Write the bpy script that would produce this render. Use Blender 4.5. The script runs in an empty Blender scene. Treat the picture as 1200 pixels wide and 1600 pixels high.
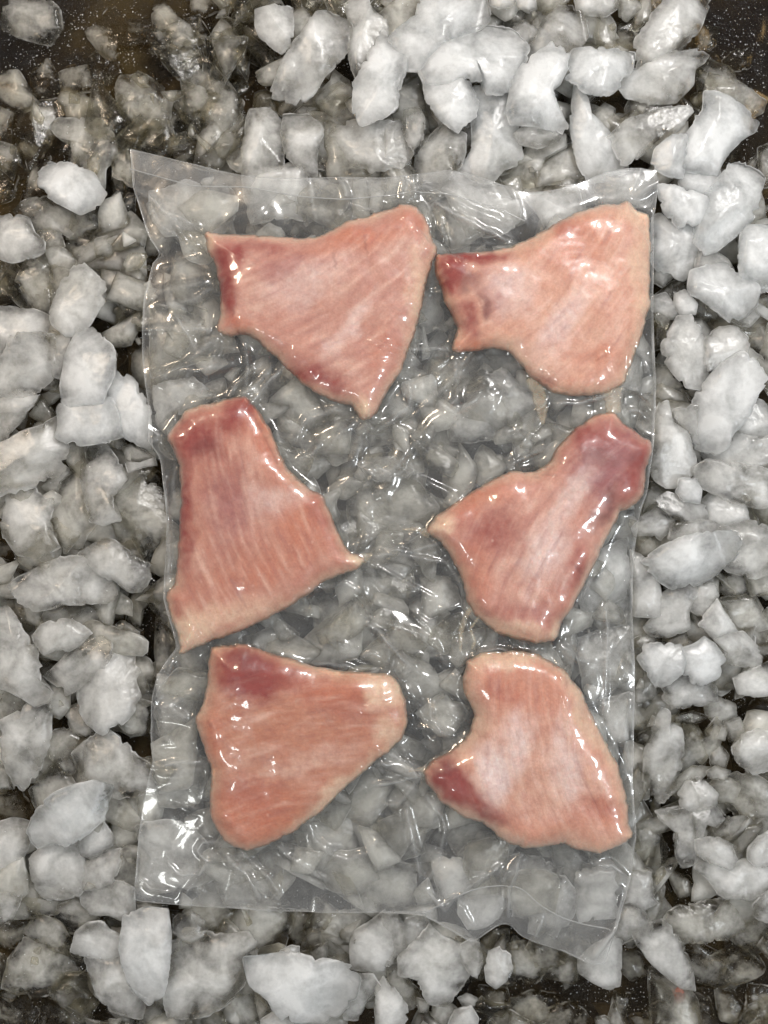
import bpy, math, random
import numpy as np
from mathutils import Vector, Matrix
from mathutils.geometry import delaunay_2d_cdt

# ------------------------------------------------------------------ camera, world, lamps, exposure
C = bpy.context.scene.collection
sc = bpy.context.scene
PX = 0.0003            # metres per photo pixel on the plane z = 0 (photo 1200 x 1600)
H = 0.62               # camera height
rng = np.random.default_rng(7)
random.seed(7)

cam = bpy.data.cameras.new('camera')
cam_o = bpy.data.objects.new('camera', cam); C.objects.link(cam_o)
cam_o.location = (0, 0, H); cam_o.rotation_euler = (0, 0, 0)
cam.sensor_fit = 'HORIZONTAL'
cam.angle = 2*math.atan(600*PX/H)
cam.clip_start = 0.01; cam.clip_end = 20
sc.camera = cam_o

w = bpy.data.worlds.new("World"); sc.world = w; w.use_nodes = True
bg = w.node_tree.nodes['Background']
bg.inputs[0].default_value = (0.93, 0.94, 0.95, 1); bg.inputs[1].default_value = 0.37

def lamp(name, loc, target, power, size, color, spread=None):
    l = bpy.data.lights.new(name, 'AREA'); l.energy = power; l.shape = 'DISK'; l.size = size; l.color = color
    if spread: l.spread = math.radians(spread)
    o = bpy.data.objects.new(name, l); C.objects.link(o); o.location = loc
    o.rotation_euler = (Vector(target)-Vector(loc)).to_track_quat('-Z', 'Y').to_euler()
    return o
lamp('ceiling_lamp', (0.26, 0.44, 0.62), (0.03, 0.06, 0), 3.5, 0.12, (1.0, 0.975, 0.95))
lamp('ceiling_lamp', (-0.38, 0.34, 0.60), (-0.06, 0.08, 0), 1.7, 0.10, (1.0, 0.80, 0.60))
lamp('ceiling_lamp', (0.42, -0.16, 0.62), (0.04, -0.04, 0), 1.3, 0.09, (0.92, 0.97, 1.0))
lamp('ceiling_lamp', (-0.30, -0.36, 0.66), (-0.02, -0.06, 0), 0.5, 0.09, (0.96, 0.98, 0.95))

sc.view_settings.view_transform = 'Standard'; sc.view_settings.look = 'None'
sc.view_settings.exposure = 0.0; sc.view_settings.gamma = 1
sc.cycles.max_bounces = 6; sc.cycles.transmission_bounces = 4; sc.cycles.transparent_max_bounces = 12
sc.cycles.diffuse_bounces = 3; sc.cycles.glossy_bounces = 3
sc.cycles.use_adaptive_sampling = True; sc.cycles.adaptive_threshold = 0.05
sc.cycles.caustics_refractive = False; sc.cycles.caustics_reflective = False
sc.cycles.use_denoising = True; sc.cycles.sample_clamp_indirect = 4.0

# ------------------------------------------------------------------ helpers
def W(px, py, z=0.0):
    f = (H-z)/H
    return np.stack([(np.asarray(px, float)-600)*PX*f, (800-np.asarray(py, float))*PX*f], -1)

_perm = np.random.default_rng(3).permutation(256); _perm = np.concatenate([_perm, _perm, _perm])
_g = np.random.default_rng(4).normal(size=(256, 3)); _g /= np.linalg.norm(_g, axis=1)[:, None]
def noise(p):
    p = np.asarray(p, float); i = np.floor(p).astype(int); f = p-i; i &= 255
    u = f*f*f*(f*(f*6-15)+10)
    def gr(dx, dy, dz):
        h = _perm[_perm[_perm[i[..., 0]+dx]+i[..., 1]+dy]+i[..., 2]+dz] & 255
        d = f-np.array([dx, dy, dz]); return (_g[h]*d).sum(-1)
    def lp(a, b, t): return a+(b-a)*t
    x00 = lp(gr(0,0,0), gr(1,0,0), u[..., 0]); x10 = lp(gr(0,1,0), gr(1,1,0), u[..., 0])
    x01 = lp(gr(0,0,1), gr(1,0,1), u[..., 0]); x11 = lp(gr(0,1,1), gr(1,1,1), u[..., 0])
    return lp(lp(x00, x10, u[..., 1]), lp(x01, x11, u[..., 1]), u[..., 2])*1.6
def fbm(p, o=4):
    s = 0; a = 1.0
    for k in range(o): s = s+a*noise(p*2**k+17.3*k); a *= .5
    return s
def n3(x, y, z=0.0): return np.stack([x, y, np.zeros_like(x)+z], -1)
def smooth(a, b, x):
    t = np.clip((x-a)/(b-a), 0, 1); return t*t*(3-2*t)

def mesh_np(name, V, F, mat, attrs=None, sm=True):
    """V (n,3); F: (m,k) array or list of arrays"""
    me = bpy.data.meshes.new(name)
    Fs = F if isinstance(F, list) else [F]
    me.vertices.add(len(V)); me.vertices.foreach_set('co', np.asarray(V, np.float32).ravel())
    nl = sum(f.size for f in Fs); nf = sum(len(f) for f in Fs)
    me.loops.add(nl); me.loops.foreach_set('vertex_index', np.concatenate([f.ravel() for f in Fs]).astype(np.int32))
    st = []; s = 0
    for f in Fs:
        st.append(s+np.arange(len(f))*f.shape[1]); s += f.size
    me.polygons.add(nf); me.polygons.foreach_set('loop_start', np.concatenate(st).astype(np.int32))
    me.update(calc_edges=True)
    if sm: me.polygons.foreach_set('use_smooth', np.ones(nf, bool))
    me.materials.append(mat)
    for k, v in (attrs or {}).items():
        v = np.asarray(v, np.float32)
        if v.ndim == 1:
            a = me.attributes.new(k, 'FLOAT', 'POINT'); a.data.foreach_set('value', v)
        elif v.shape[1] == 2:
            a = me.attributes.new(k, 'FLOAT2', 'POINT'); a.data.foreach_set('vector', v.ravel())
        else:
            a = me.attributes.new(k, 'FLOAT_COLOR', 'POINT')
            a.data.foreach_set('color', np.concatenate([v, np.ones((len(v), 1), np.float32)], 1).ravel())
    return me
def obj(name, me, parent=None, **pr):
    o = bpy.data.objects.new(name, me); C.objects.link(o)
    if parent: o.parent = parent
    for k, v in pr.items(): o[k] = v
    return o

# ------------------------------------------------------------------ materials
class N:
    def __init__(s, name):
        s.m = bpy.data.materials.new(name); s.m.use_nodes = True; s.t = s.m.node_tree; s.t.nodes.clear()
        s.out = s.t.nodes.new('ShaderNodeOutputMaterial')
    def n(s, typ, inp=None, **pr):
        d = s.t.nodes.new('ShaderNode'+typ)
        for k, v in pr.items(): setattr(d, k, v)
        for k, v in (inp or {}).items():
            if isinstance(v, bpy.types.NodeSocket): s.t.links.new(v, d.inputs[k])
            else: d.inputs[k].default_value = v
        return d
    def math(s, op, a, b=0.0, c=0.0, clamp=False):
        return s.n('Math', {0: a, 1: b, 2: c}, operation=op, use_clamp=clamp).outputs[0]
    def ramp(s, f, stops):
        d = s.n('ValToRGB', {0: f}); e = d.color_ramp.elements
        while len(e) < len(stops): e.new(0.5)
        for x, (p, c) in zip(e, stops): x.position = p; x.color = (*c, 1) if len(c) == 3 else c
        return d.outputs[0]
    def mixc(s, f, a, b, bt='MIX'):
        return s.n('Mix', {0: f, 6: a, 7: b}, data_type='RGBA', blend_type=bt).outputs[2]
    def fres(s, ior, **kw):
        bf = s.n('NewGeometry').outputs['Backfacing']
        return s.n('Fresnel', dict(IOR=s.math('ADD', ior, s.math('MULTIPLY', bf, 1/ior-ior)), **kw)).outputs[0]
    def fin(s, sh, disp=None):
        s.t.links.new(sh, s.out.inputs[0]); return s.m

def ice_mat(name, cloud, spread, tint, rough=0.2, lattr=False):
    """frozen water: clear rind (rough glass) over cloudy white core; cloudiness varies inside a chunk and from chunk to chunk"""
    k = N(name)
    tc = k.n('TexCoord').outputs['Object']
    rnd = k.n('ObjectInfo').outputs['Random'] if not lattr else k.n('Attribute', attribute_name='rnd').outputs['Fac']
    off = k.n('CombineXYZ', {0: k.math('MULTIPLY', rnd, 7.0), 1: k.math('MULTIPLY', rnd, 13.0), 2: 0.0}).outputs[0]
    co = k.n('VectorMath', {0: tc, 1: off}, operation='ADD').outputs[0]
    big = k.n('TexNoise', {'Vector': co, 'Scale': 55.0, 'Detail': 3.0, 'Roughness': 0.5, 'Distortion': 0.6}).outputs[0]
    fine = k.n('TexNoise', {'Vector': co, 'Scale': 420.0, 'Detail': 5.0, 'Roughness': 0.65}).outputs[0]
    vor = k.n('TexVoronoi', {'Vector': co, 'Scale': 700.0}).outputs[0]
    # bubbles and frost
    rim = k.n('Attribute', attribute_name='rim').outputs['Fac']
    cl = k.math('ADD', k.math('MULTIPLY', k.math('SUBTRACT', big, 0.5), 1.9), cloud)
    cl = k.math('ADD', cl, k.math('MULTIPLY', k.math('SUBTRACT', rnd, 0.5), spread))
    cl = k.math('ADD', cl, k.math('MULTIPLY', rim, 1.0))
    cl = k.math('MULTIPLY', k.math('ADD', cl, k.math('MULTIPLY', k.math('SUBTRACT', fine, 0.5), 0.5)), 1.0, clamp=True)
    vor2 = k.n('TexVoronoi', {'Vector': co, 'Scale': 150.0, 'Detail': 1.0}).outputs[0]
    h = k.math('ADD', k.math('MULTIPLY', fine, 0.45), k.math('ADD', k.math('MULTIPLY', vor, 0.10), k.math('MULTIPLY', big, 1.2)))
    bump = k.n('Bump', {'Height': h, 'Strength': 0.35, 'Distance': 0.0011}).outputs[0]
    rg = k.math('ADD', k.math('MULTIPLY', big, 0.25), rough-0.13)
    gls = k.n('BsdfPrincipled', {'Base Color': (*tint, 1), 'Roughness': rg, 'IOR': 1.31, 'Transmission Weight': 1.0, 'Normal': bump}).outputs[0]
    thru = k.n('BsdfTransparent', {0: (*tint, 1)}).outputs[0]
    glass = k.n('MixShader', {0: 0.22, 1: thru, 2: gls}).outputs[0]
    gloss = k.n('BsdfGlossy', {'Color': (1, 1, 1, 1), 'Roughness': 0.10, 'Normal': bump}).outputs[0]
    fr = k.fres(1.31, Normal=bump)
    glass = k.n('MixShader', {0: fr, 1: glass, 2: gloss}).outputs[0]
    wc = k.mixc(k.math('MULTIPLY', rim, 1.4, clamp=True), (0.85*tint[0], 0.855*tint[1], 0.85*tint[2], 1), (0.93, 0.94, 0.95, 1))
    core = k.n('BsdfPrincipled', {'Base Color': wc, 'Roughness': rg, 'IOR': 1.31,
               'Subsurface Weight': 1.0, 'Subsurface Radius': (1.0, 1.0, 1.0), 'Subsurface Scale': 0.016, 'Normal': bump}).outputs[0]
    cl = k.math('MULTIPLY', cl, 0.90)
    return k.fin(k.n('MixShader', {0: cl, 1: glass, 2: core}).outputs[0])
M_ice = {
 'W': ice_mat('ice_white', 0.76, 0.25, (0.97, 0.985, 0.99), 0.22),
 'w': ice_mat('ice_cloudy', 0.54, 0.30, (0.96, 0.955, 0.935), 0.20),
 'g': ice_mat('ice_grey', 0.34, 0.30, (0.92, 0.905, 0.85), 0.17),
 'c': ice_mat('ice_clear', 0.13, 0.25, (0.84, 0.80, 0.69), 0.14),
}
M_fill = ice_mat('ice_rubble', 0.42, 0.75, (0.88, 0.86, 0.79), 0.17, lattr=True)

def pan_mat():
    k = N('wet_pan')
    tc = k.n('TexCoord').outputs['Object']
    a = k.n('TexNoise', {'Vector': tc, 'Scale': 18.0, 'Detail': 5.0}).outputs[0]
    b = k.n('TexVoronoi', {'Vector': tc, 'Scale': 900.0}).outputs[0]
    c = k.n('TexNoise', {'Vector': tc, 'Scale': 500.0, 'Detail': 3.0}).outputs[0]
    col = k.ramp(a, [(0.3, (0.012, 0.011, 0.012)), (0.5, (0.030, 0.024, 0.019)), (0.7, (0.055, 0.038, 0.020))])
    bp = k.n('Bump', {'Height': k.math('ADD', b, c), 'Strength': 0.9, 'Distance': 0.0012}).outputs[0]
    return k.fin(k.n('BsdfPrincipled', {'Base Color': col, 'Roughness': 0.16, 'Metallic': 0.25, 'Normal': bp, 'Coat Weight': 0.6, 'Coat Roughness': 0.05}).outputs[0])
def water_mat():
    k = N('melt_water')
    tc = k.n('TexCoord').outputs['Object']
    a = k.n('TexNoise', {'Vector': tc, 'Scale': 160.0, 'Detail': 3.0}).outputs[0]
    s = k.n('TexNoise', {'Vector': tc, 'Scale': 900.0, 'Detail': 2.0}).outputs[0]
    bp = k.n('Bump', {'Height': k.math('ADD', a, k.math('MULTIPLY', s, 1.0)), 'Strength': 0.9, 'Distance': 0.0025}).outputs[0]
    tr = k.n('BsdfTransparent', {0: (0.52, 0.43, 0.29, 1)}).outputs[0]
    mk = k.n('TexNoise', {'Vector': tc, 'Scale': 14.0, 'Detail': 4.0, 'Distortion': 0.5}).outputs[0]
    murk = k.n('BsdfDiffuse', {0: k.ramp(mk, [(0.38, (0.012, 0.010, 0.010)), (0.52, (0.045, 0.032, 0.018)), (0.66, (0.13, 0.092, 0.036))])}).outputs[0]
    body = k.n('MixShader', {0: 0.35, 1: tr, 2: murk}).outputs[0]
    gl = k.n('BsdfGlossy', {'Color': (1, 1, 1, 1), 'Roughness': 0.04, 'Normal': bp}).outputs[0]
    fr = k.fres(1.33, Normal=bp)
    return k.fin(k.n('MixShader', {0: fr, 1: body, 2: gl}).outputs[0])

def flesh_mat():
    k = N('fish_flesh')
    col = k.n('Attribute', attribute_name='Col').outputs['Color']
    uv = k.n('Attribute', attribute_name='fib').outputs['Vector']
    tc = k.n('TexCoord').outputs['Object']
    mp = k.n('Mapping', {'Vector': uv, 'Scale': (40.0, 380.0, 1.0)}).outputs[0]
    f1 = k.n('TexNoise', {'Vector': mp, 'Scale': 1.0, 'Detail': 5.0, 'Roughness': 0.7, 'Distortion': 0.5}).outputs[0]
    gr = k.n('TexNoise', {'Vector': tc, 'Scale': 900.0, 'Detail': 4.0, 'Roughness': 0.7}).outputs[0]
    gm = k.n('TexNoise', {'Vector': tc, 'Scale': 240.0, 'Detail': 4.0, 'Roughness': 0.6}).outputs[0]
    c1 = k.mixc(1.0, col, k.ramp(f1, [(0.25, (0.93, 0.88, 0.88)), (0.5, (1, 1, 1)), (0.75, (1.06, 1.10, 1.11))]), 'MULTIPLY')
    c2 = k.mixc(1.0, c1, k.ramp(gr, [(0.3, (0.90, 0.86, 0.86)), (0.55, (1, 1, 1)), (0.75, (1.1, 1.12, 1.12))]), 'MULTIPLY')
    c3 = k.mixc(1.0, c2, k.ramp(gm, [(0.3, (0.90, 0.84, 0.84)), (0.5, (1, 1, 1)), (0.72, (1.08, 1.12, 1.12))]), 'MULTIPLY')
    h = k.math('ADD', k.math('MULTIPLY', f1, 1.0), k.math('MULTIPLY', gr, 0.5))
    bp = k.n('Bump', {'Height': h, 'Strength': 0.35, 'Distance': 0.0008}).outputs[0]
    return k.fin(k.n('BsdfPrincipled', {'Base Color': c3, 'Roughness': 0.38, 'IOR': 1.38, 'Normal': bp,
              'Coat Weight': 0.2, 'Coat Roughness': 0.30, 'Subsurface Weight': 0.6, 'Subsurface Radius': (1.0, 0.45, 0.35), 'Subsurface Scale': 0.006}).outputs[0])

def film_mat():
    """clear plastic film: see-through, with sharp lamp reflections and a little milkiness where it stands off or is creased"""
    k = N('plastic_film')
    tc = k.n('TexCoord').outputs['Object']
    hz = k.n('Attribute', attribute_name='haze').outputs['Fac']
    a = k.n('TexNoise', {'Vector': tc, 'Scale': 45.0, 'Detail': 3.0, 'Distortion': 0.8}).outputs[0]
    b = k.n('TexNoise', {'Vector': tc, 'Scale': 260.0, 'Detail': 3.0}).outputs[0]
    c = k.n('TexVoronoi', {'Vector': tc, 'Scale': 330.0}).outputs[0]
    h = k.math('ADD', k.math('MULTIPLY', a, 1.0), k.math('MULTIPLY', b, 0.015))
    bp = k.n('Bump', {'Height': h, 'Strength': 0.28, 'Distance': 0.0022}).outputs[0]
    fr = k.fres(1.5, Normal=bp)
    gl = k.n('BsdfGlossy', {'Color': (1, 1, 1, 1), 'Roughness': 0.085, 'Normal': bp}).outputs[0]
    gl2 = k.n('BsdfGlossy', {'Color': (1, 1, 1, 1), 'Roughness': 0.30, 'Normal': bp}).outputs[0]
    gl = k.n('MixShader', {0: 0.4, 1: gl, 2: gl2}).outputs[0]
    tr = k.n('BsdfTransparent', {0: (0.985, 0.985, 0.98, 1)}).outputs[0]
    df = k.n('BsdfDiffuse', {0: (0.78, 0.79, 0.79, 1)}).outputs[0]
    tl = k.n('BsdfTranslucent', {0: (0.78, 0.79, 0.79, 1)}).outputs[0]
    milk = k.n('MixShader', {0: 0.4, 1: df, 2: tl}).outputs[0]
    hh = k.math('MULTIPLY', hz, k.math('ADD', k.math('MULTIPLY', b, 0.7), 0.65), clamp=True)
    s1 = k.n('MixShader', {0: hh, 1: tr, 2: milk}).outputs[0]
    return k.fin(k.n('MixShader', {0: k.math('MULTIPLY', fr, 1.5, clamp=True), 1: s1, 2: gl}).outputs[0])
def bubble_mat():
    k = N('bubble_skin')
    fr = k.fres(1.5)
    gl = k.n('BsdfGlossy', {'Color': (1, 1, 1, 1), 'Roughness': 0.05}).outputs[0]
    tr = k.n('BsdfTransparent', {0: (0.97, 0.97, 0.97, 1)}).outputs[0]
    return k.fin(k.n('MixShader', {0: k.math('MULTIPLY', fr, 1.6, clamp=True), 1: tr, 2: gl}).outputs[0])
M_pan, M_water, M_flesh, M_film, M_bub = pan_mat(), water_mat(), flesh_mat(), film_mat(), bubble_mat()
def fat_mat():
    k = N('pale_fat')
    tc = k.n('TexCoord').outputs['Object']
    a = k.n('TexNoise', {'Vector': tc, 'Scale': 300.0, 'Detail': 4.0}).outputs[0]
    col = k.ramp(a, [(0.3, (0.62, 0.48, 0.33)), (0.7, (0.80, 0.70, 0.54))])
    bp = k.n('Bump', {'Height': a, 'Strength': 0.5, 'Distance': 0.001}).outputs[0]
    p = k.n('BsdfPrincipled', {'Base Color': col, 'Roughness': 0.3, 'Normal': bp, 'Subsurface Weight': 0.6, 'Subsurface Radius': (1, .7, .5), 'Subsurface Scale': 0.003}).outputs[0]
    return k.fin(k.n('MixShader', {0: 0.82, 1: p, 2: k.n('BsdfTransparent').outputs[0]}).outputs[0])
M_fat = fat_mat()

# ------------------------------------------------------------------ setting: pan and melt water
def sheet(name, x0, x1, y0, y1, n, m, zf, mat):
    x, y = np.meshgrid(np.linspace(x0, x1, n), np.linspace(y0, y1, m))
    z = zf(x, y); V = np.stack([x, y, z], -1).reshape(-1, 3)
    i = np.arange(n*m).reshape(m, n)
    F = np.stack([i[:-1, :-1], i[:-1, 1:], i[1:, 1:], i[1:, :-1]], -1).reshape(-1, 4)
    return mesh_np(name, V, F, mat)
def pan_z(x, y): return -0.034+0.0012*fbm(n3(x*20, y*20, 2.), 3)
obj('pan_floor', sheet('pan_floor', -.36, .36, -.44, .44, 260, 320, pan_z, M_pan), kind='structure')
WATER = -0.0175
obj('melt_water', sheet('melt_water', -.36, .36, -.44, .44, 200, 260, lambda x, y: WATER+0.0006*fbm(n3(x*45, y*45, 9.), 3), M_water), kind='structure')

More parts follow.
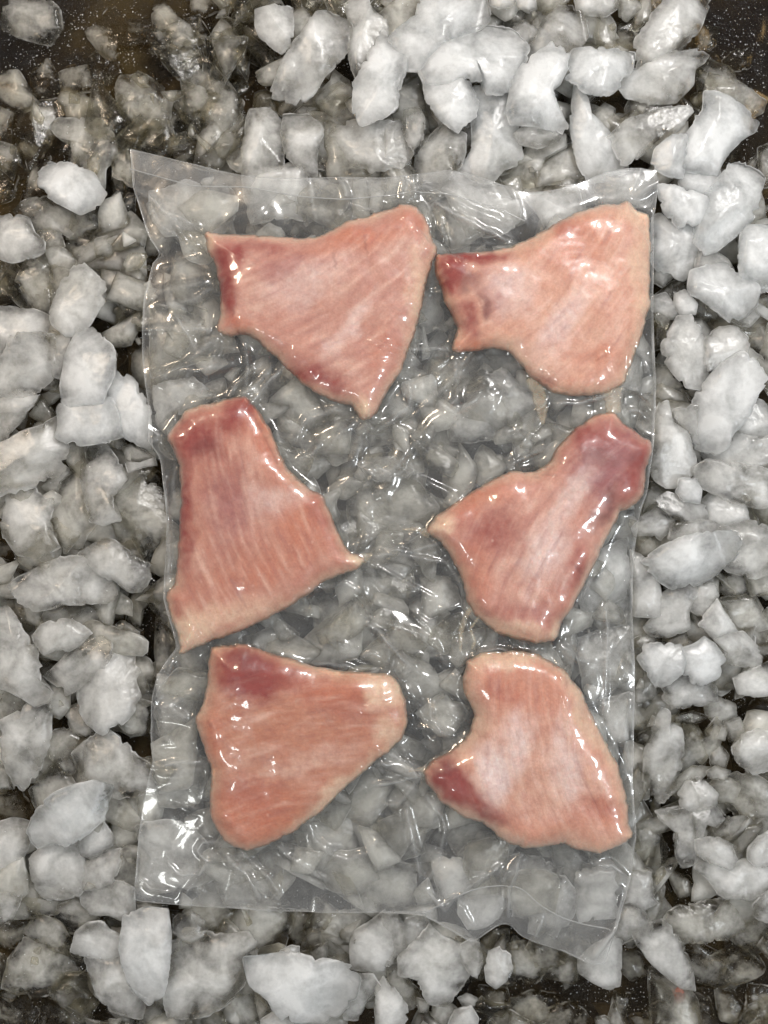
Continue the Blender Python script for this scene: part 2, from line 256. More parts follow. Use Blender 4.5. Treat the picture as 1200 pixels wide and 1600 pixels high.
# ------------------------------------------------------------------ ice
ICE = """g 4,31 14,10 25,0 75,5 90,18 93,45 82,58 75,66 55,61 20,48 10,45
g 139,52 160,35 175,18 188,22 198,36 235,33 248,45 242,72 215,74 187,78 180,92 168,86
g 242,10 255,0 265,15 290,35 300,55 298,66 275,65 258,72 245,60 241,30
g 238,72 250,78 275,65 300,65 314,90 310,110 290,130 270,112 252,90
g 292,125 312,98 325,100 350,130 376,160 374,185 350,235 335,240 318,210 305,160
c 45,120 75,96 90,118 98,140 75,158 55,145
c 95,115 135,105 145,130 150,140 120,145 100,140
g 140,95 155,84 180,95 194,118 180,132 160,139 145,135
g 92,160 98,136 122,137 150,162 160,182 158,194 130,196 110,188 103,172
g 82,205 90,189 110,189 158,195 172,212 182,242 162,258 160,288 150,283 125,262 117,240 115,222 100,220
c 15,205 25,180 55,165 85,160 100,180 88,190 85,210 65,240 45,262 25,240
W 65,272 80,258 110,258 140,272 160,300 150,320 125,332 105,320 75,305 66,290
g 182,140 190,125 225,122 250,140 262,190 245,205 225,215 200,195 190,170
c 258,180 272,148 292,148 300,180 300,210 275,212 262,200
c 160,170 175,158 192,162 195,190 178,205 165,195
c 0,222 30,235 40,260 45,275 30,278 0,262
g -8,260 20,268 27,277 15,305 -8,312
c 45,285 60,252 80,250 66,275 70,300 85,312 60,318 30,330
c 235,220 260,210 290,222 280,232 250,235
c -8,165 20,180 15,205 22,230 -8,222
c -8,118 30,115 50,150 60,160 30,175 -8,160
c 175,240 190,245 200,270 195,305 178,300
g 62,238 72,218 85,210 80,225 70,239
w+ 402,20 440,12 455,20 455,45 450,68 438,77 425,68 408,55 403,40
g 455,20 475,15 490,35 500,45 490,55 475,65 464,68 455,55
w+ 430,135 445,95 470,60 490,30 500,27 530,35 543,50 540,75 525,95 505,115 490,140 465,155 445,148 432,145
c 365,33 370,30 395,45 410,62 425,80 430,95 405,100 385,90 370,60
c 328,65 350,58 370,65 385,95 375,115 355,130 340,110 330,90
g 300,35 312,30 327,55 325,90 312,98 300,70
w 540,10 555,0 572,-6 580,22 600,35 600,60 580,85 570,110 560,125 550,100 546,75 548,40
W+ 558,125 570,105 580,80 600,45 605,60 632,85 632,105 622,130 618,165 600,180 575,190 565,193 556,170 556,150
g 498,190 500,155 515,140 530,132 555,140 556,170 562,195 530,198 505,200
w 495,245 500,215 508,200 540,195 600,195 635,205 640,240 620,262 575,265 570,258 545,258 520,262 500,256
w 387,190 392,178 420,176 435,190 441,205 440,260 430,300 385,300 380,255 384,210
w 444,215 446,185 480,185 500,200 500,215 492,240 494,268 485,272 465,258 450,240
c 430,150 450,145 465,158 458,172 440,180 432,170
g 460,175 475,165 498,170 495,183 470,185
c 350,220 365,215 385,225 382,250 360,250 348,240
c 400,150 425,145 432,165 435,180 410,180 398,165
c 300,-6 340,-6 345,15 320,25 300,20
c 345,-6 430,-6 430,15 400,25 370,30 350,20
c 455,-6 520,-6 520,15 490,15 470,12
g 490,20 520,10 525,25 520,30 500,28
c 525,25 540,15 545,40 530,38
c 300,222 318,225 325,240 345,245 335,250 300,240
g 520,265 545,258 580,262 600,270 600,300 540,300
W+ 658,-6 745,-6 757,18 757,35 745,47 715,58 690,75 670,90 662,105 640,105 615,60 625,48 655,25
c 600,-6 625,-6 648,25 625,48 600,45
W+ 660,100 675,85 712,58 765,46 800,54 817,75 812,100 785,142 755,143 758,122 725,122 700,135 672,130
W+ 662,105 700,100 728,125 735,145 742,160 738,180 712,203 690,182 672,158
W 743,145 795,145 802,180 805,210 812,240 808,252 785,258 772,280 750,278 722,262 742,230 740,180
W+ 805,125 815,105 840,90 860,75 885,90 887,105 870,135 862,150 875,175 885,190 870,200 840,190 820,190 803,190 798,170
w 825,95 830,70 850,35 872,14 900,20 910,35 912,60 900,78 880,85 860,72 840,88
w 805,210 825,195 855,193 875,205 868,220 840,230 815,225
W+ 885,105 900,80 940,78 985,85 982,110 965,132 950,145 915,142 890,120
w 765,-5 805,-5 800,8 780,12 768,8
w 805,-4 835,-4 838,15 825,18 812,12
w 800,52 805,40 820,32 838,48 835,60 820,75 812,70
c 757,15 775,20 795,45 785,52 755,45
g 785,20 800,12 820,18 815,35 795,35
g 835,15 870,8 880,-4 880,10 865,25 840,42 832,30
g 615,170 625,120 645,115 662,125 672,155 680,172 665,180 650,172 632,172
w 632,172 655,172 662,190 658,225 650,240 640,225 632,205
w 600,195 625,190 635,210 640,255 600,262
w 655,245 675,215 695,200 724,215 722,240 712,265 690,280 650,280
g 715,205 738,182 742,215 738,228 722,240
g 812,250 830,225 860,225 878,215 880,235 850,250 840,290 800,290 785,275
g 840,270 850,250 900,225 912,240 915,275 870,285 842,290
w 1000,110 998,60 1020,30 1050,-6 1104,-6 1100,20 1085,50 1060,75 1030,100 1005,113
w 972,115 1000,112 1020,100 1050,88 1085,82 1102,90 1095,100 1080,110 1078,130 1065,142 1055,155 1035,158 1020,155 985,150 972,130
g 985,185 980,170 990,150 1030,158 1045,168 1048,178 1030,185 1000,192
w+ 955,212 985,190 1020,178 1045,172 1068,172 1075,180 1050,210 1020,225 985,252 975,250 965,225
W+ 1100,152 1135,157 1160,172 1180,192 1175,205 1155,215 1130,245 1122,265 1065,262 1070,215 1085,200 1100,180
g 1110,118 1140,125 1170,140 1192,155 1190,170 1175,178 1160,170 1140,158 1105,150
W+ 1020,255 1025,235 1050,215 1070,215 1070,250 1065,275 1045,272 1025,262
W 900,140 920,160 922,180 945,205 960,220 975,235 975,262 955,275 920,278 905,250 895,200
g 925,180 945,163 960,172 958,195 950,212 935,200
g 930,55 935,25 950,25 960,40 958,75 945,78 935,72
c 955,40 990,30 1020,20 1000,60 998,90 975,80 958,75
w 900,-6 965,-6 960,15 945,25 925,22 905,15
g 965,-6 1000,-6 1000,15 980,32 970,25
c 1000,-6 1045,-6 1025,25 1000,40 985,35
c 1125,240 1150,220 1160,222 1150,245 1140,262 1128,262
c 1080,150 1100,140 1105,155 1090,170 1080,165
c 1085,55 1095,42 1120,45 1115,75 1085,82
c 1130,95 1150,80 1175,85 1170,105 1140,110
g 1185,235 1206,225 1206,290 1188,290
w+ 0,342 20,339 45,345 52,365 66,378 65,392 50,400 20,406 -6,398
g 25,330 45,315 75,312 105,325 112,340 117,352 105,370 95,362 60,362 40,345
g 60,362 80,358 95,370 100,385 85,390 68,388 62,375
g 72,390 95,388 112,400 118,410 105,430 90,428 78,410
g 55,400 70,400 95,435 100,448 75,490 62,488 40,455 30,440 40,420
w+ 110,430 118,417 130,418 160,445 162,455 155,475 140,500 128,518 105,520 85,500 82,488 98,450
c 0,400 20,410 35,430 30,450 45,480 25,485 -6,480
w -6,484 15,483 40,485 65,492 82,500 78,520 60,530 30,530 15,550 -6,560
w+ -6,575 12,555 22,530 60,527 82,530 80,570 75,590 65,598 45,615 10,615 -6,612
w 80,520 105,515 115,525 105,560 100,590 85,585 80,555
W+ 105,560 120,525 143,520 172,545 177,562 175,585 165,605 160,625 130,625 100,630 100,595
g 68,600 85,588 97,610 95,614 70,610
W 93,640 100,628 125,622 170,625 180,650 185,680 160,688 125,692 108,690 90,680 96,665
W 170,600 185,586 205,595 217,610 228,628 232,665 234,698 215,690 195,680 180,660 174,630
w -6,618 40,612 60,618 50,635 40,645 38,652 15,675 12,685 -6,690
w+ -6,705 30,685 65,670 95,650 90,680 100,700 92,730 85,740 50,757 30,766 20,762 -6,776
g 95,700 110,690 130,695 132,720 125,745 115,735 100,712
g 66,760 85,745 100,730 112,738 95,755 90,768 78,770
w 15,775 20,765 50,765 65,780 80,785 75,810 78,830 90,850 60,865 30,860 10,835 8,815
g 80,785 95,765 115,740 130,735 135,760 140,800 148,815 135,830 128,850 100,850 82,840 75,815
w 135,705 150,698 165,700 175,715 190,735 195,750 175,770 178,795 190,805 165,812 145,808 138,785 132,750 130,720
g 175,765 190,750 215,750 240,760 258,785 262,815 258,850 245,872 225,870 212,845 195,815 178,795
g 193,700 205,695 235,710 240,715 220,720 200,718
w 198,722 220,722 240,715 243,727 222,730 203,738
g 170,690 190,685 200,700 190,705 178,700
c 205,740 235,730 255,745 258,770 235,755 210,748
c 185,840 190,825 210,818 222,830 232,855 225,870 205,868 190,852
c 145,835 165,832 185,845 175,855 160,858 142,848
w 130,868 150,855 165,848 180,850 205,868 228,880 228,905 215,920 200,920 182,905 165,900 145,885
w+ 23,915 40,902 80,882 100,875 130,875 150,888 165,905 172,930 160,940 130,940 100,940 90,945 65,950 48,942 30,925
g 65,975 80,955 110,942 150,938 165,945 155,960 145,980 130,1000 100,1000 65,985
w+ 57,993 68,978 85,972 100,970 112,972 125,980 137,990 120,1008 105,1015 90,1012 75,1020 62,1010
w+ -6,960 15,957 32,980 35,992 50,1005 57,1018 58,1040 60,1060 78,1075 72,1090 52,1097 30,1080 -6,1065
w 72,1055 85,1045 105,1025 135,1005 155,998 170,1005 172,1020 160,1045 140,1055 125,1072 105,1082 95,1072 80,1062
w 130,1070 145,1050 165,1035 178,1022 195,1018 205,1025 205,1045 215,1052 205,1065 215,1085 205,1110 185,1130 165,1140 145,1125 132,1105
g 78,1065 95,1075 107,1085 108,1105 95,1120 82,1115 75,1095
c 175,915 190,912 205,925 203,950 195,970 175,970 160,955 165,935
c 205,925 235,898 248,915 250,930 225,955 220,980 200,970
c 145,985 170,970 195,972 220,985 215,1005 190,1000 160,998
c -6,870 15,880 22,905 20,922 -6,925
c -6,930 25,935 38,950 35,972 20,965 -6,955
g 38,945 62,950 68,965 62,978 42,970
c 205,1060 225,1055 232,1075 225,1090 212,1090
g 190,1130 215,1095 235,1100 240,1110 230,1145 200,1145
g -6,1065 20,1070 48,1095 30,1120 -6,1130
w 5,1130 30,1118 50,1100 75,1100 75,1150 68,1170 60,1200 40,1225 30,1228 15,1200 10,1180 8,1160
c 55,1020 75,1022 90,1015 88,1030 70,1035
c 245,1010 270,990 278,1005 265,1030 248,1050
g 72,1160 85,1145 110,1140 125,1150 135,1165 122,1180 120,1205 105,1205 85,1185
g 100,1110 130,1100 150,1140 140,1155 115,1140
w 118,1180 135,1165 150,1155 170,1147 195,1165 215,1185 240,1200 240,1225 210,1238 185,1242 160,1232 140,1222 125,1200
g 48,1235 65,1215 85,1195 95,1195 110,1215 120,1230 95,1240 75,1255 62,1265 52,1250
W+ 50,1295 65,1265 85,1245 115,1232 140,1226 168,1235 160,1260 155,1280 135,1300 105,1315 85,1312 65,1320 55,1308
w -6,1290 20,1285 48,1290 50,1305 35,1335 25,1360 10,1372 -6,1368
w 52,1340 80,1320 105,1318 125,1335 130,1370 122,1395 95,1400 70,1400 60,1380 52,1360
w 105,1318 130,1305 160,1285 175,1310 172,1320 145,1338 125,1335
g 180,1255 190,1245 215,1240 220,1285 212,1325 190,1325 172,1305
w 130,1350 155,1335 185,1330 188,1345 175,1375 155,1385 135,1385
w 130,1400 140,1385 165,1380 190,1380 205,1390 205,1425 190,1435 170,1425 145,1425 132,1410
g 10,1380 30,1365 55,1375 62,1400 95,1410 90,1425 65,1427 40,1415 20,1395
w -6,1392 20,1392 32,1400 25,1425 15,1440 -6,1450
g 88,1435 95,1415 120,1405 135,1415 155,1425 150,1440 122,1458 105,1455
w 115,1485 125,1455 140,1443 160,1443 168,1455 190,1465 190,1490 170,1505 150,1495 130,1490
g 10,1540 20,1500 40,1470 80,1475 120,1490 133,1510 105,1530 90,1545 65,1550 30,1548
c -6,1450 30,1425 50,1435 45,1465 20,1480 -6,1475
W+ 195,1440 225,1430 258,1430 262,1465 262,1500 255,1545 235,1560 215,1545 200,1520 190,1480
w 135,1495 165,1500 190,1500 205,1525 225,1555 218,1585 200,1582 175,1575 155,1555 145,1525
c 120,1540 135,1550 155,1560 140,1590 120,1580
c -6,1550 40,1555 60,1580 40,1604 -6,1604
c 70,1560 110,1570 110,1604 65,1604
g -6,1190 15,1200 20,1230 -6,1235
c -6,1240 30,1232 45,1260 48,1285 20,1280 -6,1270
g 210,1410 240,1412 260,1415 245,1430 225,1425 210,1425
w 275,1435 280,1430 300,1425 318,1440 322,1460 300,1475 280,1465 272,1455
w+ 262,1505 270,1480 285,1475 318,1465 345,1468 380,1465 392,1480 390,1510 375,1535 350,1560 325,1575 290,1580 270,1575 262,1545
g 325,1420 400,1420 455,1425 450,1450 440,1475 420,1495 400,1500 390,1480 370,1460 355,1450 328,1440
W+ 390,1500 420,1498 450,1495 480,1500 515,1505 540,1512 553,1530 548,1555 525,1580 505,1595 470,1590 440,1585 425,1560 400,1540 392,1520
w+ 440,1485 455,1478 466,1480 466,1496 440,1496 425,1494
c 455,1425 490,1425 488,1470 465,1475 452,1460
g 470,1490 490,1480 510,1470 508,1500 490,1503 475,1498
g 505,1450 515,1430 560,1425 580,1430 565,1455 550,1480 535,1497 510,1488 505,1470
w 552,1470 558,1455 575,1445 600,1425 620,1430 620,1490 600,1510 575,1512 552,1510
w 535,1565 553,1525 580,1525 592,1545 570,1565 560,1590 540,1590
g 340,1570 375,1540 395,1545 405,1585 390,1597 375,1595
g 395,1545 420,1555 433,1580 410,1580 400,1560
w 410,1595 430,1582 455,1590 480,1604 410,1606
g 300,1575 335,1575 345,1590 320,1605 290,1600
g 215,1590 225,1570 245,1565 262,1580 265,1605 225,1606
c 265,1425 280,1425 275,1455 262,1490 263,1450
w 590,1545 600,1530 615,1545 632,1570 635,1590 620,1605 590,1605
w+ 627,1495 645,1480 665,1458 672,1450 690,1470 720,1480 722,1500 735,1510 725,1530 705,1555 695,1565 670,1560 655,1525 630,1520
g 608,1510 625,1500 632,1530 652,1545 655,1570 635,1575 618,1550 605,1530
w 715,1480 735,1470 748,1475 752,1500 745,1525 735,1520 722,1500
w+ 760,1510 765,1490 780,1483 795,1495 798,1515 790,1530 775,1540 762,1530
g 795,1480 820,1475 850,1490 852,1510 835,1533 815,1528 797,1520
g 675,1585 680,1567 700,1565 712,1575 708,1595 690,1600
w 703,1600 712,1580 735,1572 745,1590 742,1605
g 652,1560 670,1565 668,1580 655,1580
g 717,1560 730,1553 745,1560 742,1570 725,1572
c 750,1540 790,1545 795,1570 770,1570 748,1560
c 800,1560 830,1550 870,1555 860,1590 820,1595 798,1580
c 825,1602 840,1580 875,1570 890,1565 910,1580 930,1605
w 600,1430 660,1430 670,1450 630,1490 605,1505 600,1470
c 745,1465 770,1450 800,1445 800,1460 785,1475 760,1480
w 907,1500 930,1480 955,1465 968,1475 965,1535 950,1540 925,1530 908,1518
w 962,1460 975,1410 990,1412 1008,1430 1015,1448 995,1458 975,1470
w 975,1410 985,1360 1015,1365 1018,1400 1025,1408 1005,1418 990,1410
w+ 993,1463 1015,1447 1035,1442 1050,1455 1065,1480 1078,1510 1080,1540 1060,1538 1035,1515 1015,1495 1000,1478
g 1040,1440 1050,1425 1065,1416 1090,1415 1120,1410 1135,1403 1165,1410 1172,1440 1165,1450 1135,1462 1095,1468 1065,1465
c 1085,1495 1110,1498 1150,1480 1165,1475 1185,1505 1185,1515 1160,1530 1120,1540 1085,1540
w+ 1177,1415 1190,1400 1206,1390 1206,1440 1190,1440 1180,1430
c 1060,1570 1085,1552 1105,1560 1115,1590 1110,1605 1070,1605
c 1005,1580 1030,1565 1050,1575 1060,1600 1010,1605
c 1118,1545 1140,1545 1160,1570 1150,1595 1125,1590
c 1170,1540 1206,1545 1206,1600 1165,1590
g 930,1590 945,1587 960,1600 930,1605
c 970,1480 1000,1490 1010,1520 985,1530 968,1510
c 960,1550 985,1555 975,1590 955,1575
c 1005,1350 1030,1350 1045,1390 1035,1420 1015,1400
c 1040,1360 1075,1370 1090,1395 1060,1400
W+ 1032,292 1060,294 1100,310 1105,345 1060,352 1040,330 1034,312
W 1065,275 1120,265 1125,290 1110,310 1070,305 1063,285
W+ 1118,290 1140,265 1160,262 1180,275 1190,285 1185,300 1180,320 1172,342 1150,362 1125,383 1105,390 1090,370 1095,320
W+ 1022,345 1035,340 1055,355 1075,345 1100,360 1100,390 1088,415 1068,432 1055,428 1050,420 1030,420 1020,400
g 1017,342 1035,332 1040,345 1022,350
g 1020,420 1050,425 1052,432 1035,448 1022,440
g 1020,465 1045,445 1075,430 1085,460 1060,465 1040,470 1022,475
w 1055,460 1070,455 1088,475 1085,490 1065,492 1055,480
w 1020,465 1040,460 1055,480 1060,492 1050,500 1030,490 1020,485
g 1020,490 1045,490 1048,515 1035,540 1022,545
g 1080,490 1090,465 1110,465 1122,485 1115,498 1105,500 1088,492
W+ 1082,458 1085,425 1105,418 1132,415 1150,430 1165,425 1180,450 1175,475 1160,490 1140,498 1120,480 1100,465
W+ 1157,410 1160,370 1168,357 1206,357 1206,450 1175,450 1158,430
c 1130,385 1145,367 1158,385 1157,400 1150,415 1130,398
w 1090,395 1110,390 1135,405 1145,420 1110,420 1088,420
w 1145,500 1165,490 1180,480 1185,495 1170,510 1150,505
g 1175,470 1206,460 1206,490 1180,500
g 1165,525 1180,510 1206,505 1206,535 1190,550 1175,540
w+ 1038,540 1050,520 1060,500 1080,497 1090,520 1097,533 1100,560 1102,590 1095,603 1070,600 1055,580 1043,560
w+ 1097,533 1125,515 1150,513 1168,535 1160,555 1130,570 1105,580 1098,560
g 1078,498 1095,500 1115,520 1100,533 1090,520
c 1110,500 1140,505 1150,515 1115,520
g 1024,570 1040,575 1060,600 1072,615 1062,632 1045,630 1024,628
W+ 1088,650 1090,625 1110,595 1130,570 1155,558 1170,570 1190,600 1175,620 1165,645 1145,670 1138,690 1120,703 1095,695 1088,680
g 1070,610 1085,605 1105,585 1115,580 1100,610 1090,628 1078,622
w 1054,643 1075,637 1088,635 1088,690 1100,705 1085,695 1070,675 1058,658
w+ 1026,650 1035,632 1045,635 1052,665 1070,680 1080,710 1085,730 1070,745 1058,755 1040,757 1025,745 1018,728 1024,690
w 1150,655 1165,640 1175,625 1190,630 1206,650 1206,690 1180,685 1165,680 1152,672
w 1095,705 1125,705 1145,680 1175,685 1206,680 1206,730 1180,735 1140,735 1110,720
w+ 1088,735 1110,722 1160,730 1206,738 1206,790 1180,790 1155,785 1120,770 1098,760
W+ 1055,770 1062,750 1085,748 1095,765 1092,785 1070,782
w+ 1026,780 1045,770 1060,775 1080,785 1100,790 1104,812 1075,817 1045,800 1030,790
w 1098,785 1115,770 1140,782 1160,790 1165,810 1130,822 1105,815
g 1015,755 1040,758 1052,760 1035,770 1025,785 1005,800 1003,810 1008,780
w+ 990,825 1000,810 1025,797 1040,805 1052,812 1045,830 1030,840 1015,835 995,835
w+ 1047,840 1052,820 1080,815 1118,815 1122,842 1090,850 1060,850
w+ 1120,825 1145,818 1180,820 1206,835 1206,890 1175,897 1140,890 1125,870
c 1160,780 1185,790 1206,800 1206,830 1175,810
g 1180,560 1206,570 1206,610 1190,600
W+ 1010,877 1040,855 1065,845 1100,835 1135,835 1148,850 1140,870 1115,895 1085,912 1055,916 1035,905 1028,895
g 988,838 1010,840 1040,848 1028,865 1012,875 992,865
w 988,865 1005,875 1025,895 1030,925 1040,950 1025,960 992,957
w 1030,935 1050,920 1075,912 1085,930 1072,955 1075,980 1045,992 1020,990 1012,978 1030,955
w 1080,935 1090,912 1115,915 1120,930 1112,945 1095,962 1078,950
w+ 1093,975 1108,955 1120,940 1135,965 1150,985 1130,990 1115,995 1105,985
g 1120,938 1150,935 1175,930 1190,955 1195,980 1170,985 1145,985 1135,965
g 1120,925 1125,900 1150,893 1165,905 1165,925 1150,930
g 1165,895 1206,890 1206,925 1175,930
c 1072,955 1095,962 1092,975 1105,990 1095,1005 1075,1005 1070,985
w+ 1118,1000 1135,992 1160,990 1175,1005 1190,1025 1185,1048 1170,1040 1140,1035 1128,1015
W+ 1001,1030 1010,1010 1035,1008 1060,1010 1070,1025 1062,1050 1040,1068 1025,1068 1010,1045
W+ 1065,1015 1085,1010 1100,998 1115,1010 1130,1030 1120,1055 1100,1067 1085,1065 1070,1050
w 1037,1070 1060,1055 1090,1068 1112,1065 1117,1095 1085,1100 1050,1105 1038,1090
w+ 1148,1060 1170,1050 1206,1035 1206,1085 1180,1085 1155,1082
g 992,1040 990,1000 1010,990 1030,1000 1005,1015 1000,1035
g 990,1040 1005,1045 1020,1065 1025,1085 1015,1098 992,1095
g 1040,1000 1070,988 1075,1005 1060,1010 1045,1010
g 1125,1060 1130,1045 1160,1045 1145,1058
g 1100,1095 1120,1090 1145,1100 1150,1118 1130,1125 1120,1130 1105,1115
c 1170,1105 1185,1085 1206,1082 1206,1145 1185,1130 1170,1118
c 1160,990 1206,985 1206,1010 1180,1015
g 992,1110 1000,1098 1022,1105 1020,1130 1000,1145 992,1140
w+ 1028,1120 1035,1112 1045,1120 1045,1135 1060,1142 1063,1165 1062,1190 1058,1210 1055,1230 1035,1248 1020,1240 1007,1218 1012,1190 1012,1170
g 994,1150 1012,1142 1028,1140 1030,1158 1015,1180 1005,1185 995,1160
g 1048,1120 1080,1112 1110,1122 1085,1130 1055,1128
g 1065,1135 1080,1132 1093,1155 1103,1180 1100,1195 1080,1203 1068,1205 1064,1170
g 1103,1142 1115,1132 1135,1135 1130,1155 1110,1155
g 1132,1128 1155,1122 1163,1140 1160,1155 1140,1158
g 1110,1190 1112,1168 1125,1165 1138,1180 1132,1200 1118,1205
g 1105,1205 1118,1198 1140,1205 1130,1218 1108,1215
w+ 1146,1170 1160,1150 1180,1142 1206,1150 1206,1200 1180,1208 1168,1200 1152,1185
g 1130,1240 1138,1215 1155,1208 1180,1215 1206,1230 1206,1300 1175,1300 1160,1280 1140,1258
w 1063,1240 1075,1222 1092,1218 1110,1232 1118,1240 1115,1258 1080,1265 1065,1258
w 1078,1290 1080,1270 1095,1262 1115,1258 1130,1280 1118,1292 1102,1285 1095,1315 1080,1315
w 1025,1270 1050,1268 1075,1262 1080,1290 1085,1320 1090,1345 1065,1350 1056,1335 1055,1300 1035,1285
g 996,1295 1010,1290 1028,1300 1040,1325 1040,1345 1015,1350 996,1340
g 1090,1315 1110,1295 1140,1280 1160,1278 1175,1305 1178,1320 1165,1345 1140,1355 1125,1330 1095,1335
w+ 1089,1315 1120,1310 1140,1320 1148,1340 1137,1356 1110,1345 1092,1335
w 1095,1345 1115,1340 1140,1358 1165,1345 1190,1350 1206,1360 1206,1380 1165,1400 1130,1395 1108,1370 1093,1360
w+ 1170,1325 1185,1310 1206,1300 1206,1350 1180,1352 1168,1340
c 992,1155 998,1170 1010,1190 1000,1205 992,1200
c 994,1240 1005,1225 1030,1265 1020,1290 1002,1285
c 1035,1250 1060,1225 1070,1250 1055,1268 1035,1262
U 235,300 290,282 350,295 375,330 340,358 270,358
U 385,262 470,262 500,300 480,350 400,345
u 540,292 620,285 655,312 600,335 550,330
U 700,300 740,290 800,318 790,370 730,365
U 820,305 900,300 920,330 860,360
U 930,272 1010,276 1018,325 945,320
u 240,480 330,500 330,560 245,580
U 232,600 300,590 345,620 255,655
u 440,590 500,640 520,700 470,725 430,680
U 562,725 600,715 640,735 625,762 570,760
u 600,655 650,650 682,700 640,720 605,690
U 690,640 750,625 765,680 700,692
u 560,765 640,760 690,790 680,835 570,832
U 725,600 785,585 850,630 800,665 735,655
u 790,668 850,660 862,700 800,722
u 560,905 640,892 650,940 582,955
u 652,900 702,900 712,940 662,962
u 480,930 550,912 582,960 545,1012 490,1000
u 600,965 680,965 702,1020 640,1042
u 640,1062 702,1052 712,1100 660,1125
U 905,890 975,850 980,930 915,965
U 885,1000 978,985 982,1060 920,1080
U 935,1095 982,1085 980,1150 955,1172
u 252,1062 312,1065 302,1150 248,1160
u 240,1195 320,1190 312,1262 242,1262
U 222,1300 300,1290 330,1360 255,1400 218,1380
u 342,1342 430,1335 442,1400 352,1412
u 452,1290 540,1245 582,1300 520,1370 460,1350
u 585,1262 650,1255 662,1330 602,1342
u 565,1352 650,1352 650,1415 565,1415
U 682,1342 760,1352 742,1392 692,1402
U 790,1352 850,1345 900,1400 860,1455 805,1430
U 900,1362 975,1352 958,1430 902,1445
U 715,1402 785,1398 780,1435 735,1450
u 640,420 690,430 690,500 645,520"""
BAG_PX = dict(
 top=[(203,232),(245,242),(300,256),(380,275),(430,278),(520,276),(600,278),(650,272),(700,265),(730,270),(780,287),(820,300),(860,298),(900,288),(950,268),(985,262),(1026,266)],
 right=[(1026,266),(1028,300),(1021,340),(1020,480),(1023,560),(1026,610),(1023,680),(1011,770),(1000,800),(991,860),(988,960),(992,1040),(990,1150),(989,1230),(994,1300),(986,1370),(978,1400),(962,1452),(945,1508)],
 bottom=[(208,1408),(300,1416),(430,1424),(540,1427),(600,1427),(660,1431),(700,1452),(738,1474),(762,1456),(782,1443),(797,1443),(812,1462),(838,1474),(880,1487),(905,1499),(925,1508),(945,1508)],
 left=[(203,232),(207,290),(232,370),(252,398),(238,408),(224,470),(222,560),(232,640),(232,690),(250,715),(258,770),(262,820),(257,900),(256,935),(278,1012),(262,1030),(245,1060),(238,1090),(235,1150),(240,1195),(235,1203),(222,1265),(217,1300),(208,1408)])
BAGPOLY = np.array(BAG_PX['top']+BAG_PX['right'][1:]+BAG_PX['bottom'][::-1][1:]+BAG_PX['left'][::-1][1:-1], float)

def pip(P, poly):
    x, y = P[..., 0], P[..., 1]; ins = np.zeros(x.shape, bool)
    for i in range(len(poly)):
        x1, y1 = poly[i-1]; x2, y2 = poly[i]
        if y1 == y2: continue
        c = ((y1 > y) != (y2 > y)) & (x < (x2-x1)*(y-y1)/(y2-y1)+x1); ins ^= c
    return ins
def segdist(P, poly, closed=True):
    d = np.full(P.shape[:-1], 1e9)
    for i in range(0 if closed else 1, len(poly)):
        a = np.array(poly[i-1], float); b = np.array(poly[i], float); ab = b-a; L = (ab**2).sum()+1e-9
        t = np.clip(((P-a)@ab)/L, 0, 1); q = a+t[..., None]*ab
        d = np.minimum(d, np.hypot(P[..., 0]-q[..., 0], P[..., 1]-q[..., 1]))
    return d

def resample(poly, n):
    p = np.array(poly, float); q = np.vstack([p, p[:1]]); s = np.r_[0, np.cumsum(np.hypot(*np.diff(q, axis=0).T))]
    t = np.linspace(0, s[-1], n, endpoint=False)
    return np.stack([np.interp(t, s, q[:, 0]), np.interp(t, s, q[:, 1])], -1), s[-1]

